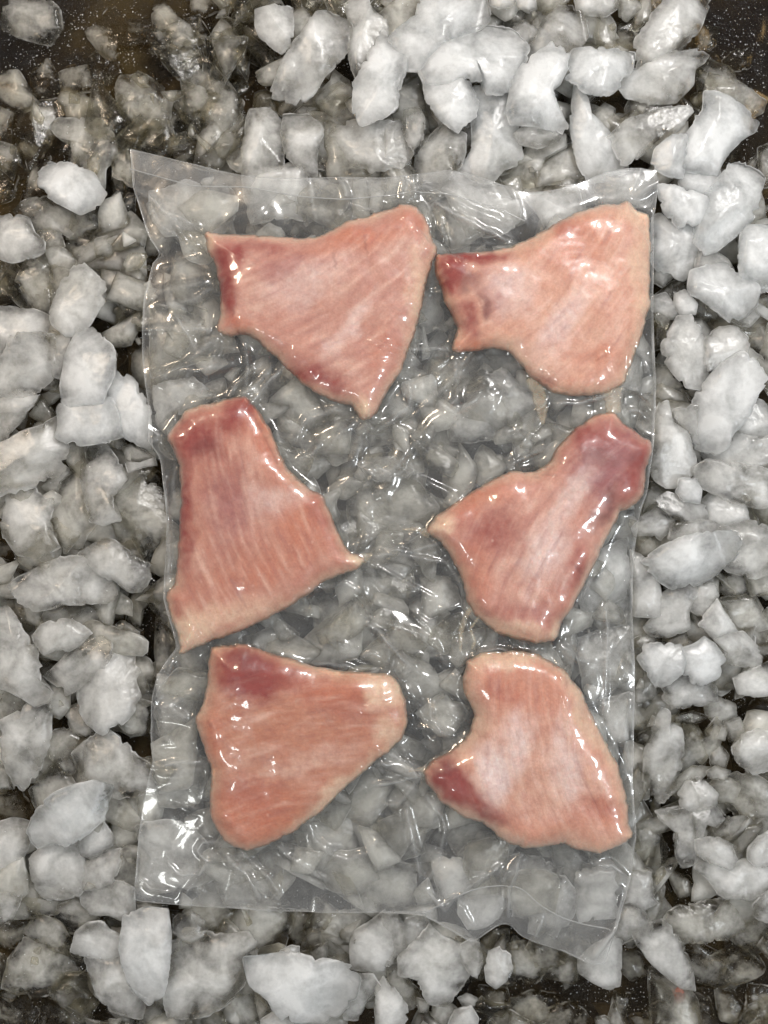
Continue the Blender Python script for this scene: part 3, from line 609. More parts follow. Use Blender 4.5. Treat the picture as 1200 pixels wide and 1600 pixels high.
def chunk_geo(pxpoly, zc, th, n, rings, seed, tilt=0.0, ta=0.0, jag=1.0, grow=1.10):
    """a real chunk: jagged outline, domed and pitted faces above and below.  returns V,F,rim (origin at chunk centre)"""
    pp = np.array(pxpoly, float); pp = pp.mean(0)+(pp-pp.mean(0))*grow; B, per = resample(W(*pp.T, zc), n)
    # soften corners a touch
    if n > 30: B = 0.5*B+0.25*np.roll(B, 1, 0)+0.25*np.roll(B, -1, 0)
    c = B.mean(0); R = B-c; r = np.hypot(*R.T); size = r.mean()
    u = R/(r[:, None]+1e-9)
    nn = fbm(n3(B[:, 0]*260, B[:, 1]*260, seed*1.7), 3)
    chip = np.abs(noise(n3(B[:, 0]*420, B[:, 1]*420, seed*2.9)))
    nn = noise(n3(B[:, 0]*110, B[:, 1]*110, seed*1.7)); tooth = noise(n3(B[:, 0]*520, B[:, 1]*520, seed*4.1))+0.8*noise(n3(B[:, 0]*1300, B[:, 1]*1300, seed*3.1))
    jr = (0.0006*nn-0.0018*smooth(.25, .75, noise(n3(B[:, 0]*240, B[:, 1]*240, seed*8.3)))+0.0008+0.0010*smooth(-.3, .9, noise(n3(B[:, 0]*90, B[:, 1]*90, seed*6.1)))*tooth)*jag*min(1.3, size/0.011)
    JR = u*jr[:, None]
    ts = np.sin(np.linspace(0, 1, rings+1)*math.pi/2)[1:]; ts[-2] = max(ts[-2], 0.965)
    if rings == 4: ts = np.array([0.5, 0.84, 0.965, 1.0])      # 0..1, denser at rim
    V = [np.array([[0, 0]])]; T = [np.zeros(1)]
    for t in ts: V.append(R*t+JR*float(smooth(0.75, 1.0, t))); T.append(np.full(n, t))
    R = R+JR
    XY = np.vstack(V); t = np.concatenate(T)
    prof = (1-t**6.5)**0.62
    X, Y = XY[:, 0]+c[0], XY[:, 1]+c[1]
    lump = fbm(n3(X*60, Y*60, seed), 2); rid = np.abs(noise(n3(X*85, Y*85, seed+5.)))
    pit = noise(n3(X*430, Y*430, seed+9.))
    edge = smooth(0, 0.25, 1-t)
    zt = th*0.5*prof*(1+0.20*lump-0.22*rid)+(0.00014*pit+0.00022*smooth(.1, .6, noise(n3(X*170, Y*170, seed+15.))))*edge
    # fracture planes: flat facets meeting in crisp ridges
    fr_ = np.random.default_rng(int(seed*1000) % 100003); hx_ = r.max()
    for _ in range(5):
        a_ = fr_.uniform(0, 6.28); sl_ = fr_.uniform(0.10, 0.55); h0 = th*0.5*fr_.uniform(0.75, 1.15)
        zt = np.minimum(zt, h0+sl_*(fr_.uniform(0.05, 0.45)*hx_-(XY[:, 0]*math.cos(a_)+XY[:, 1]*math.sin(a_)))+0.00012*pit)
    zt[-n:] = 0
    zt = np.maximum(zt, -0.12*th*(t < 1))
    zb = -th*0.5*prof*(1+0.4*noise(n3(X*90, Y*90, seed+31.)))
    nt = len(t)
    inner = nt-n
    Vt = np.c_[XY, zt]; Vb = np.c_[XY[:inner], zb[:inner]]
    # rim wobble in z
    wob = 0.22*th*noise(n3(X[-n:]*180, Y[-n:]*180, seed+3.)); Vt[-n:, 2] = wob
    Vv = np.vstack([Vt, Vb])
    Vv[:, 2] += tilt*(Vv[:, 0]*math.cos(ta)+Vv[:, 1]*math.sin(ta))
    def ring(k, top):
        if k == rings: return 1+(rings-1)*n+np.arange(n)
        o = 0 if top else nt
        return o+1+(k-1)*n+np.arange(n)
    quads = []; tris = []
    for top in (True, False):
        o = 0 if top else nt; a = ring(1, top); b = np.roll(a, -1); c0 = np.full(n, o)
        tris.append(np.stack([c0, a, b] if top else [c0, b, a], -1))
        for k in range(1, rings):
            a, d = ring(k, top), ring(k+1, top); b, e = np.roll(a, -1), np.roll(d, -1)
            quads.append(np.stack([a, d, e, b] if top else [a, b, e, d], -1))
    rim = -0.22*smooth(0.60, 0.90, t)+0.80*smooth(0.955, 1.0, t)*smooth(-0.35, 0.45, noise(n3(X*210, Y*210, seed+7.))); rim = np.r_[rim, rim[:inner]]
    # orientation check
    if 0.5*np.sum(R[:, 0]*np.roll(R[:, 1], -1)-np.roll(R[:, 0], -1)*R[:, 1]) < 0:
        quads = [q[:, ::-1] for q in quads]; tris = [q[:, ::-1] for q in tris]
    return Vv, [np.vstack(tris), np.vstack(quads)], rim, (c[0], c[1], zc)

chunks = []
for li, line in enumerate(ICE.strip().splitlines()):
    tone, rest = line.split(' ', 1)
    poly = np.array([[float(a) for a in p.split(',')] for p in rest.split()])
    up = '+' in tone; tn = tone[0]
    under = tn in 'Uu'; tn = {'U': 'w', 'u': 'g'}.get(tn, tn)
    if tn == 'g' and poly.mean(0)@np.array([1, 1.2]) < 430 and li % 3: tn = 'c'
    cen = poly.mean(0); P = poly-cen
    ev, evec = np.linalg.eigh(np.cov(P.T)); minor, major = np.sqrt(np.maximum(ev, 1))*2
    area = 0.5*abs(np.sum(P[:, 0]*np.roll(P[:, 1], -1)-np.roll(P[:, 0], -1)*P[:, 1]))
    th = float(np.clip(minor*2*PX*0.46, 0.0035, 0.010))
    d = segdist(cen, BAGPOLY); ins = bool(pip(cen[None], BAGPOLY)[0])
    near = ins or bool(pip(poly, BAGPOLY).any()) or d < 8
    top = {'W': 0.0075, 'w': 0.0035, 'g': -0.0035, 'c': -0.0115}[tn]+(0.0035 if up else 0)+random.uniform(-.0012, .0012)
    if near: top = min(top, 0.0035)
    if under: top = 0.0015 if tn == 'w' else -0.002; th = max(th, 0.010)
    zc = top-th*0.55
    if under:      # broken outline
        m = (poly+np.roll(poly, -1, 0))/2; poly = np.stack([poly, m], 1).reshape(-1, 2); cc = poly.mean(0)
        poly = cc+(poly-cc)*np.random.default_rng(li).uniform(0.72, 1.22, len(poly))[:, None]
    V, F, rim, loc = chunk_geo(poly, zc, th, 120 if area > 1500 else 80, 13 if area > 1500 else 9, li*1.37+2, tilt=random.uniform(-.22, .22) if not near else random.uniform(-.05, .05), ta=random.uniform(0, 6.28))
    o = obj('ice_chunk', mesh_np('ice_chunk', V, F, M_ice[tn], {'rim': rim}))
    o.location = loc; o['category'] = 'ice chunk'; o['group'] = 'crushed ice chunks in the pan'
    chunks.append(dict(o=o, c=cen, area=area, asp=major/minor, tone=tn, under=under))

# small rubble beneath and between: one mass
def rubble(name, count, zlo, zhi, slo, shi, reg, seed):
    r = np.random.default_rng(seed); VV = []; T = []; Q = []; RN = []; RM = []; off = 0
    made = 0
    while made < count:
        px, py = r.uniform(-60, 1260), r.uniform(-60, 1660)
        if r.random() > reg(px, py): continue
        s = r.uniform(slo, shi); a = r.uniform(0, 6.28); e = r.uniform(0.38, 0.85); nv = r.integers(4, 7)
        an = np.sort(r.uniform(0, 6.28, nv)*0.25+np.linspace(0, 6.28, nv, endpoint=False)*1.0)
        rr = s*r.uniform(0.7, 1.3, nv); x = rr*np.cos(an); y = rr*np.sin(an)*e
        poly = np.c_[px+x*math.cos(a)-y*math.sin(a), py+x*math.sin(a)+y*math.cos(a)]
        th = s*PX*r.uniform(0.45, 0.85); z = r.uniform(zlo, zhi)
        V, F, rim, loc = chunk_geo(poly, z, th, 22, 4, r.uniform(0, 90), tilt=r.uniform(-.25, .25), ta=r.uniform(0, 6))
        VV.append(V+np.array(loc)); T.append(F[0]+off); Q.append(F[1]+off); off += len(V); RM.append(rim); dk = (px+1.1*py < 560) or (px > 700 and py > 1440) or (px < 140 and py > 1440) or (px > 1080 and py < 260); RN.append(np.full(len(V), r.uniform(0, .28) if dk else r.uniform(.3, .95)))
        made += 1
    me = mesh_np(name, np.vstack(VV), [np.vstack(T), np.vstack(Q)], M_fill, {'rim': np.concatenate(RM), 'rnd': np.concatenate(RN)})
    return obj(name, me, kind='stuff')
def corner_dark(px, py):
    """share of the pan covered by loose ice: bare in the corners where the photo shows the dark pan"""
    f = 1.0
    if px+1.6*py < 330: f = 0.02
    if (1200-px)+0.9*py < 190: f = 0.05
    if px < 110 and py > 1530: f = 0.12
    if px > 860 and py > 1500: f = 0.30
    if px > 1010 and 1340 < py < 1500: f = 0.45
    for (x, y, a, b) in ((50,670,48,22),(228,965,22,105),(1143,1125,26,85),(640,215,24,26),(392,140,34,30),(548,108,22,28),(932,162,24,14),(30,482,35,16),(198,1138,30,22),
                         (700,1545,50,24),(890,1565,110,34),(1100,1480,80,26),(1180,230,24,40),(1095,1215,24,30),(40,1262,36,22),(80,1455,50,20),(215,600,16,30),(1040,1340,30,30),(460,1440,30,20)):
        if ((px-x)/(a+12))**2+((py-y)/(b+12))**2 < 1: f = min(f, 0.12)
    return f
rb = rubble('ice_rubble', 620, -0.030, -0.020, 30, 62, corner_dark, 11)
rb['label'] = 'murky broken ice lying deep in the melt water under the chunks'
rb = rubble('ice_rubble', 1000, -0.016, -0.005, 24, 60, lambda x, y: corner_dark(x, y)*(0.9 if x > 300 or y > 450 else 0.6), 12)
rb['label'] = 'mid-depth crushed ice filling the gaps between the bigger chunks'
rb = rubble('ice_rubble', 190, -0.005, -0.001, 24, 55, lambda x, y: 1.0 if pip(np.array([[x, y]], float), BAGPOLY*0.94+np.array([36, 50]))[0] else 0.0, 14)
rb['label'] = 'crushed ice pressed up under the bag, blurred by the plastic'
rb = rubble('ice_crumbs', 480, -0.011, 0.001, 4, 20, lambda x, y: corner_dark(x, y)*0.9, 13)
rb['label'] = 'tiny ice crumbs scattered over the chunks'

# white specks standing in for glints on the wet pan and dark ice
def glint_mat():
    k = N('glint_white')
    return k.fin(k.n('BsdfPrincipled', {'Base Color': (0.85, 0.87, 0.9, 1), 'Roughness': 0.25}).outputs[0])
M_glint = glint_mat()
r = np.random.default_rng(5); n = 0; pts = []
while n < 7500:
    px, py = r.uniform(-10, 1210), r.uniform(-10, 1610)
    cl = 0.5+0.8*float(noise(np.array([[px/45, py/45, 3.]]))[0]); cd = corner_dark(px, py)
    p = 0.95 if cd < 0.5 else 0.11
    if py > 1380 and px < 160: p = 0.5
    if px < 330 and py < 330: p = max(p, 0.4)
    if r.random() > p*max(0, cl): continue
    pts.append((px, py, WATER+0.0012 if cd < 0.5 else r.uniform(-0.012, 0.002), 0.0001+0.00032*r.random()**2)); n += 1
pts = np.array(pts); c = np.c_[W(pts[:, 0], pts[:, 1], 0), pts[:, 2]]
tet = np.array([(1, 0, -.5), (-.5, .87, -.5), (-.5, -.87, -.5), (0, 0, 1)])
V = []
for q, sz in zip(c, pts[:, 3]):
    a, b = r.uniform(0, 6.28, 2); ca, sa, cb, sb = math.cos(a), math.sin(a), math.cos(b), math.sin(b)
    V.append(q+(tet*sz)@(np.array([[ca, -sa, 0], [sa, ca, 0], [0, 0, 1]])@np.array([[1, 0, 0], [0, cb, -sb], [0, sb, cb]])))
F = (np.array([(0, 1, 2), (0, 3, 1), (1, 3, 2), (2, 3, 0)])[None]+4*np.arange(len(V))[:, None, None]).reshape(-1, 3)
obj('glint_specks', mesh_np('glint_specks', np.vstack(V), F, M_glint, sm=False), kind='stuff', label='white specks modelled as glints on the wet pan and dark ice')

# ------------------------------------------------------------------ fish pieces
ZB = 0.0055      # underside of the pieces
ZO = 0.009       # height of their widest outline
FISH = [
 dict(T=0.0125, fib=(-32, 0.10, 500, 450), cream=20, tint=(0.93,0.90,0.94),
  label='pale pink fish piece with dark-streaked top edge and red stub under the hazy corner',
  out=[(319,362),(335,364),(400,366),(450,370),(482,372),(510,362),(540,346),(590,332),(625,318),(650,320),(668,340),(675,372),(684,392),(672,420),(665,450),(655,500),(640,545),(628,580),(612,600),(598,625),(582,652),(570,657),(562,652),(550,634),(520,626),(490,613),(468,596),(440,568),(420,548),(400,531),(385,521),(365,524),(345,523),(338,515),(344,490),(342,440),(335,410),(325,395)],
  humps=[(560,400,70,0.002),(400,440,50,0.0012)],
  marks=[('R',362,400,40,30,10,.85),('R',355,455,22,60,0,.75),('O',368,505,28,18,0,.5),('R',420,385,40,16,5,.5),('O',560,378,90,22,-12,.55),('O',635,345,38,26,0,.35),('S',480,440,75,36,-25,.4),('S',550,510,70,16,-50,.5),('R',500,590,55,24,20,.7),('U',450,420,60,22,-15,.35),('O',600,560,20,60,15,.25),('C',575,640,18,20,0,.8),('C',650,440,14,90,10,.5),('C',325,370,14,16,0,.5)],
  veins=[(570,370,574,402,3,.6),(522,398,526,420,3.5,.7),(535,588,550,590,3,.6),(365,484,366,492,3,.6),(438,548,442,554,3,.5)]),
 dict(T=0.013, fib=(-48, 0.12, 850, 450), cream=24, tint=(1.12,1.18,1.15),
  label='peach fish piece with tall square shoulder at the bag side and dark red notched end',
  out=[(680,395),(700,396),(740,393),(790,388),(830,371),(870,346),(900,331),(940,320),(985,314),(994,328),(1015,333),(1018,380),(1016,440),(1016,480),(1001,530),(986,570),(976,598),(945,615),(900,620),(862,612),(832,590),(815,570),(795,549),(770,543),(740,548),(712,551),(706,543),(715,512),(700,482),(690,455),(681,430)],
  humps=[(900,430,90,0.002),(760,450,40,0.0015)],
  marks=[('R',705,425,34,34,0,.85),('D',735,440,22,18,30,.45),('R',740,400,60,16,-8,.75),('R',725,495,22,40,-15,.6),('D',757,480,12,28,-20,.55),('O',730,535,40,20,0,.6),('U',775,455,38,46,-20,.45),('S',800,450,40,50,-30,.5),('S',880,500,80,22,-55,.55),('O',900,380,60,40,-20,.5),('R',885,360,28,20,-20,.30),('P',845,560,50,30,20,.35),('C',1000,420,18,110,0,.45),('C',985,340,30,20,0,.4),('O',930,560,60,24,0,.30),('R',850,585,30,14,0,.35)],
  veins=[(748,470,760,500,4,.5),(843,578,848,580,3,.5)],
  strands=[('fat_flap',[(826,588),(838,612),(850,640),(848,662)],[10,22,20,6]),('fat_flap',[(952,606),(958,628),(962,646)],[34,26,22])]),
 dict(T=0.012, fib=(70, 0.08, 380, 820), cream=18, tint=(0.88,0.76,0.73),
  label='salmon-red fish piece with blunt red end and a short pale tendon stub',
  out=[(258,685),(275,660),(290,640),(330,629),(360,621),(385,618),(402,640),(422,670),(437,705),(450,735),(480,760),(505,776),(515,800),(530,835),(545,863),(566,868),(572,876),(560,890),(532,898),(510,906),(480,930),(440,955),(400,975),(360,992),(320,1005),(295,1018),(276,1025),(282,1010),(270,975),(257,935),(262,921),(272,914),(278,850),(282,780),(280,730),(270,700)],
  humps=[(350,720,60,0.002),(400,850,80,0.0012)],
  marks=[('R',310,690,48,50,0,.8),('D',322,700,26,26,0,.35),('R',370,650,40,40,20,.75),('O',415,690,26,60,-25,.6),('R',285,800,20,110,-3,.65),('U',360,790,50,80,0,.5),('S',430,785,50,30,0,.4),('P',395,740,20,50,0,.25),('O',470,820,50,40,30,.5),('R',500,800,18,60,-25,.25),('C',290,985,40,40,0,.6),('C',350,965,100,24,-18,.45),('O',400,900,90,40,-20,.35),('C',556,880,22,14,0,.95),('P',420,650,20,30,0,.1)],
  veins=[(392,645,408,672,4,.6),(408,672,432,722,4,.55),(284,650,282,672,4,.4)],
  strands=[('tendon',[(548,878),(566,872),(585,868)],[20,16,3])]),
 dict(T=0.0135, fib=(-62, -0.10, 820, 850), cream=18, tint=(0.97,0.91,0.92),
  label='fish piece with bruised purple-red knob end, bright sheen and a pointed inward tip',
  out=[(664,830),(682,805),(720,780),(760,755),(800,735),(830,739),(855,726),(870,700),(900,670),(930,648),(960,641),(975,660),(1000,680),(1021,688),(1018,710),(1008,735),(1010,770),(992,790),(970,800),(955,830),(935,870),(915,910),(895,950),(878,975),(868,1003),(840,1005),(800,998),(770,985),(745,965),(728,940),(722,905),(705,870),(690,848)],
  humps=[(850,840,70,0.0025),(930,730,50,0.002)],
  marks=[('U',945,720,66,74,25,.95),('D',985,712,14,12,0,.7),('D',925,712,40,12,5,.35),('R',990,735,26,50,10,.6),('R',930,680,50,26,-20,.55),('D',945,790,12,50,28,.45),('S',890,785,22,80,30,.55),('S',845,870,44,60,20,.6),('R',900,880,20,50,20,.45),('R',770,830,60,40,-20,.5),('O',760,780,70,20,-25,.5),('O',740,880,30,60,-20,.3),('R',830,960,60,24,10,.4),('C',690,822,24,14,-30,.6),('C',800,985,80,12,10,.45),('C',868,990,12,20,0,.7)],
  veins=[(895,882,910,896,5,.75),(835,745,870,742,3,.5),(900,700,950,704,4,.4),(910,725,960,730,4,.35),(850,740,865,730,3,.5)],
  strands=[('tendon',[(672,832),(650,827),(632,830)],[16,9,3]),('tendon',[(733,948),(728,965),(724,985),(716,1015)],[10,8,9,4]),('tendon',[(745,965),(738,985),(742,1000),(734,1012)],[5,4,6,3])]),
 dict(T=0.0115, fib=(-12, -0.08, 460, 1160), cream=24, tint=(0.88,0.72,0.60),
  label='smooth orange-pink fish piece with one dark red corner and yellowish rim',
  out=[(330,1012),(370,1006),(400,1012),(440,1025),(480,1040),(530,1048),(580,1052),(605,1052),(625,1070),(635,1095),(638,1135),(625,1160),(600,1180),(575,1202),(560,1214),(530,1240),(500,1270),(460,1300),(420,1320),(385,1331),(352,1318),(340,1300),(325,1270),(328,1240),(330,1205),(318,1170),(303,1125),(310,1112),(322,1085),(325,1040)],
  humps=[(380,1060,60,0.002),(430,1180,90,0.0012)],
  marks=[('R',390,1055,60,42,10,.95),('D',385,1040,34,22,10,.35),('R',450,1060,80,20,12,.5),('O',520,1080,80,26,10,.5),('R',560,1110,70,30,15,.25),('O',330,1140,20,60,0,.4),('O',400,1270,80,60,-10,.65),('R',380,1235,50,30,0,.25),('P',480,1190,110,20,-14,.35),('C',600,1085,34,34,0,.7),('C',520,1240,100,14,-42,.55),('C',610,1150,24,30,0,.5)],
  veins=[(326,1126,331,1134,5,.6)],
  strands=[]),
 dict(T=0.0135, fib=(78, 0.10, 830, 1180), cream=28, tint=(1.1,1.15,1.12),
  label='light peach fish piece with rounded hump and ragged red point by a puckered fold',
  out=[(722,1060),(730,1032),(755,1019),(800,1017),(840,1022),(880,1045),(905,1075),(925,1115),(950,1165),(968,1200),(978,1240),(985,1290),(990,1308),(975,1320),(940,1335),(910,1330),(880,1319),(850,1325),(820,1328),(790,1315),(760,1290),(720,1275),(690,1255),(668,1225),(660,1205),(680,1186),(705,1174),(733,1148),(741,1115),(726,1085)],
  humps=[(830,1150,90,0.0025),(760,1220,50,0.0015)],
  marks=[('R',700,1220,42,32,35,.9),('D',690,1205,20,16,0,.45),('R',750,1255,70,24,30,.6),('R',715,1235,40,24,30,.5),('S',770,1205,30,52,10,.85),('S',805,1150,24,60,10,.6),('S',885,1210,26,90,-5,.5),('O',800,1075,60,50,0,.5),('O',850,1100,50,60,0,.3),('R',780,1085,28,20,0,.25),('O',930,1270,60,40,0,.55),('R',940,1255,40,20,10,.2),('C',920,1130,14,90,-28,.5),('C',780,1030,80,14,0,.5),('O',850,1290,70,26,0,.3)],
  veins=[(872,1275,876,1278,4,.5),(898,1262,900,1266,3,.5)],
  strands=[('tendon',[(668,1205),(655,1202),(642,1208)],[12,7,3])]),
]
GX0, GY0, GS = -0.155, -0.235, 0.0006
GN, GM = int(0.31/GS), int(0.47/GS)
gx = GX0+np.arange(GN)*GS; gy = GY0+np.arange(GM)*GS
GXX, GYY = np.meshgrid(gx, gy)
obst = np.full(GXX.shape, -1.0)
def bil(A, x, y):
    fx = np.clip((x-GX0)/GS, 0, GN-1.001); fy = np.clip((y-GY0)/GS, 0, GM-1.001)
    i = fx.astype(int); j = fy.astype(int); u = fx-i; v = fy-j
    return (A[j, i]*(1-u)+A[j, i+1]*u)*(1-v)+(A[j+1, i]*(1-u)+A[j+1, i+1]*u)*v
fish_objs = []
def fish_surface(P, pts, seed, T, humps):
    d = segdist(P, pts); R = 0.0125
    R = R*(1+0.55*noise(n3(P[..., 0]*55, P[..., 1]*55, seed+2.))); q = np.clip(d/R, 0, 1); prof = (1-(1-q)**2.4)**0.66
    x, y = P[..., 0], P[..., 1]
    z = 0.0022+prof*(T-0.0022)*(1+0.16*fbm(n3(x*40, y*40, seed), 2))
    z = z+prof*0.00018*fbm(n3(x*160, y*160, seed+4.), 3)
    for (hx, hy, hr, ha) in humps:
        c = W(hx, hy, ZO+.004); z = z+0.7*prof*ha*np.exp(-((x-c[0])**2+(y-c[1])**2)/(hr*PX)**2)
    return ZB+z, d
BASE = np.array([0.62, 0.32, 0.24]); RED = np.array([0.32, 0.050, 0.040]); DRED = np.array([0.15, 0.025, 0.025]); CREAM = np.array([0.82, 0.60, 0.44])
PALE = np.array([0.77, 0.53, 0.44]); PURP = np.array([0.36, 0.125, 0.125]); ORNG = np.array([0.58, 0.20, 0.115])
COLS = dict(S=np.array([0.82, 0.64, 0.60]), R=RED, D=DRED, C=CREAM, P=PALE, U=PURP, O=ORNG, B=BASE)  # S: milky sheen of the wet film, painted into the flesh colour
for fi, f in enumerate(FISH):
    raw = np.array(f['out'], float)
    # round the outline a little and add fine unevenness
    bp, per = resample(W(*raw.T, ZO), 340)
    for _ in range(3): bp = 0.5*bp+0.25*np.roll(bp, 1, 0)+0.25*np.roll(bp, -1, 0)
    tg = np.roll(bp, -1, 0)-np.roll(bp, 1, 0); nr = np.c_[tg[:, 1], -tg[:, 0]]; nr /= np.linalg.norm(nr, axis=1)[:, None]
    bp = bp+nr*(0.0007*fbm(n3(bp[:, 0]*150, bp[:, 1]*150, fi*3.), 3)+0.00035*noise(n3(bp[:, 0]*700, bp[:, 1]*700, fi*3.)))[:, None]
    bl = [Vector(p) for p in bp]
    lo, hi = bp.min(0), bp.max(0); st = 0.0010
    xx, yy = np.meshgrid(np.arange(lo[0], hi[0], st), np.arange(lo[1], hi[1], st)); xx = xx+(np.arange(xx.shape[0])%2)[:, None]*st*.5
    P = np.stack([xx.ravel(), yy.ravel()], -1); ins = pip(P, bp); P = P[ins]; d = segdist(P, bp); P = P[d > st*0.6]
    # extra rings near the edge for a round shoulder
    allp = bl+[Vector(p) for p in P]
    n = len(bl)
    vs, es, fs, *_ = delaunay_2d_cdt(allp, [(i, (i+1) % n) for i in range(n)], [], 1, 1e-7)
    Q = np.array([tuple(v) for v in vs]); F = np.array([t for t in fs if len(t) == 3])
    z, d = fish_surface(Q, bp, fi*7.7, f['T']*0.68, f['humps'])
    isb = d < 1e-5
    z[isb] = ZB+0.0022
    # colour
    # photo-frame coordinates used only to place the marks on the piece
    px = 600+Q[:, 0]/PX*H/(H-ZO-.003); py = 800-Q[:, 1]/PX*H/(H-ZO-.003)
    col = np.tile(BASE*np.array(f.get('tint', (1, 1, 1))), (len(Q), 1))
    wx = px+14*fbm(n3(px/45, py/45, fi+.5), 3); wy = py+14*fbm(n3(px/45, py/45, fi+7.5), 3)
    # big soft mottling
    m = smooth(0.0, 0.9, fbm(n3(px/70, py/70, fi*2.), 4)+0.15)[:, None]*0.30; col = col*(1-m)+PALE*m
    m = smooth(0.1, 1.3, fbm(n3(px/50, py/50, fi*2.+40), 4))[:, None]*0.20; col = col*(1-m)+RED*1.25*m
    cr = smooth(1, 0, (d/PX)/(f.get('cream', 26)*1.15*(0.75+0.9*np.abs(noise(n3(px/55, py/55, fi+21.))))))[:, None]*0.52; col = col*(1-cr)+CREAM*cr
    rm = np.zeros((len(Q), 1))
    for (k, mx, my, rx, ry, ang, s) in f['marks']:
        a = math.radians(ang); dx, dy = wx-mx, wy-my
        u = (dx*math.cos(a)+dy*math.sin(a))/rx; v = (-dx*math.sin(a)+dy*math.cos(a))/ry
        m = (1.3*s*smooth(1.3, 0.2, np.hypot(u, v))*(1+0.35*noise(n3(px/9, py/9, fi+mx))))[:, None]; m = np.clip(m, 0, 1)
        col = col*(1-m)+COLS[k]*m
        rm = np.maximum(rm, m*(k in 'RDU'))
    # muscle fibres: warped coordinates
    ang0, bend, fx, fy = f['fib']
    a = math.radians(ang0); dx, dy = (px-fx)/100, (py-fy)/100
    u = dx*math.cos(a)+dy*math.sin(a); v = -dx*math.sin(a)+dy*math.cos(a); v = v+bend*u*u
    wv = v+0.035*fbm(n3(px/80, py/80, fi+3.3), 2)
    st1 = fbm(n3(u*1.1, wv*9, fi*5.), 3); st2 = noise(n3(u*2.6, wv*34, fi*5.+2))
    inner = smooth(6, 50, d/PX)
    m = (inner*(smooth(-0.2, 1.2, st1)*0.58+smooth(0.1, 1.1, st2)*0.26))[:, None]*(1-0.75*rm); col = col*(1-m)+PALE*1.12*m
    m = (inner*smooth(0.25, 0.95, -st1)*0.35)[:, None]; col = col*(1-m)+(PURP*0.9)*m
    z = z+inner*0.00007*st1
    sp = noise(n3(px/2.8, py/2.8, fi+60.)); m = (smooth(0.62, 0.85, sp)*0.5*inner)[:, None]; col = col*(1-m)+PALE*1.1*m
    sp = noise(n3(px/4, py/3, fi+90.)); m = (smooth(1.05, 1.25, sp)*0.35)[:, None]; col = col*(1-m)+DRED*m
    for (x1, y1, x2, y2, wd, s) in f.get('veins', []):
        dd = segdist(np.stack([px+3*noise(n3(px/7, py/7, 5.)), py+3*noise(n3(px/7, py/7, 15.))], -1), [(x1, y1), (x2, y2)], False)
        m = (0.55*s*smooth(wd*.8, wd*0.1, dd))[:, None]; col = col*(1-m)+DRED*m
    # underside
    nb = len(Q); bot = np.where(isb, np.arange(nb), -1); idx = np.where(~isb)[0]; bot[idx] = nb+np.arange(len(idx))
    zb = np.full(len(idx), ZB)+0.0022*(1-smooth(0, 0.004, d[idx]))
    V = np.vstack([np.c_[Q, z], np.c_[Q[idx], zb]])
    tr = F
    ar = (Q[tr[:, 1]]-Q[tr[:, 0]]); br = (Q[tr[:, 2]]-Q[tr[:, 0]]); cw = ar[:, 0]*br[:, 1]-ar[:, 1]*br[:, 0] < 0
    tr = np.where(cw[:, None], tr[:, ::-1], tr)
    Fb = bot[tr][:, ::-1]
    cc = np.clip(np.vstack([col, col[idx]]), 0.01, 0.95); uv = np.stack([u, wv], -1)*0.03; uv = np.vstack([uv, uv[idx]])
    org = np.array([bp[:, 0].mean(), bp[:, 1].mean(), ZB]); V = V-org
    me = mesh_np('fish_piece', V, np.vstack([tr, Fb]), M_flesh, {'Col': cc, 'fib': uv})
    o = obj('fish_piece', me, label=f['label'], category='raw fish piece', group='raw fish pieces in the bag'); o.location = org
    fish_objs.append((o, org, bp))
    # obstacle for the film
    sel = (GXX > lo[0]-.002) & (GXX < hi[0]+.002) & (GYY > lo[1]-.002) & (GYY < hi[1]+.002)
    PP = np.stack([GXX[sel], GYY[sel]], -1); zz, dd = fish_surface(PP, bp, fi*7.7, f['T']*0.68, f['humps']); inn = pip(PP, bp)
    cur = obst[sel]; cur[inn] = np.maximum(cur[inn], zz[inn]+0.0001); cur[~inn & (dd < 0.0009)] = np.maximum(cur[~inn & (dd < 0.0009)], ZB+0.003); obst[sel] = cur

def ribbon(name, pts, widths, z0, th, mat, parent, org, seed=0.0):
    """a flattened tapering strand (closed lens section) through pixel points"""
    p = W(*np.array(pts, float).T, z0); s = np.r_[0, np.cumsum(np.hypot(*np.diff(p, axis=0).T))]
    t = np.linspace(0, s[-1], 26); x = np.interp(t, s, p[:, 0]); y = np.interp(t, s, p[:, 1]); wd = np.interp(t, s, np.array(widths)*PX)*.5
    wd = wd*(1+0.3*noise(n3(x*500, y*500, seed)))
    tx, ty = np.gradient(x), np.gradient(y); L = np.hypot(tx, ty)+1e-9; nx, ny = -ty/L, tx/L
    K = 8; V = []
    for k in range(K):
        a = 2*math.pi*k/K; V.append(np.stack([x+nx*wd*math.cos(a), y+ny*wd*math.cos(a), z0+th*.5*math.sin(a)+0.0003*noise(n3(x*300, y*300, seed))], -1))
    V = np.stack(V, 1); nT = len(t); i = np.arange(nT*K).reshape(nT, K)
    a, b = i[:-1], i[1:]; F = np.stack([a, np.roll(a, -1, 1), np.roll(b, -1, 1), b], -1).reshape(-1, 4)
    V = V.reshape(-1, 3); V = np.vstack([V, V[:K].mean(0), V[-K:].mean(0)]); e0, e1 = nT*K, nT*K+1
    caps = np.vstack([np.stack([np.full(K, e0), np.roll(i[0], -1), i[0]], -1), np.stack([np.full(K, e1), i[-1], np.roll(i[-1], -1)], -1)])
    return obj(name, mesh_np(name, V-org, [F, caps], mat), parent)
for fi, f in enumerate(FISH):
    o, org, bp = fish_objs[fi]
    for k, (nm, pts, wds) in enumerate(f.get('strands', [])):
        pts = [(x+4*math.sin(i_*2.1+k), y+3*math.cos(i_*1.7+k)) for i_, (x, y) in enumerate(pts)]
        ribbon(nm, pts, wds, ZB+0.0022+0.0004*k, 0.0016, M_fat, o, org, fi*3.+k)

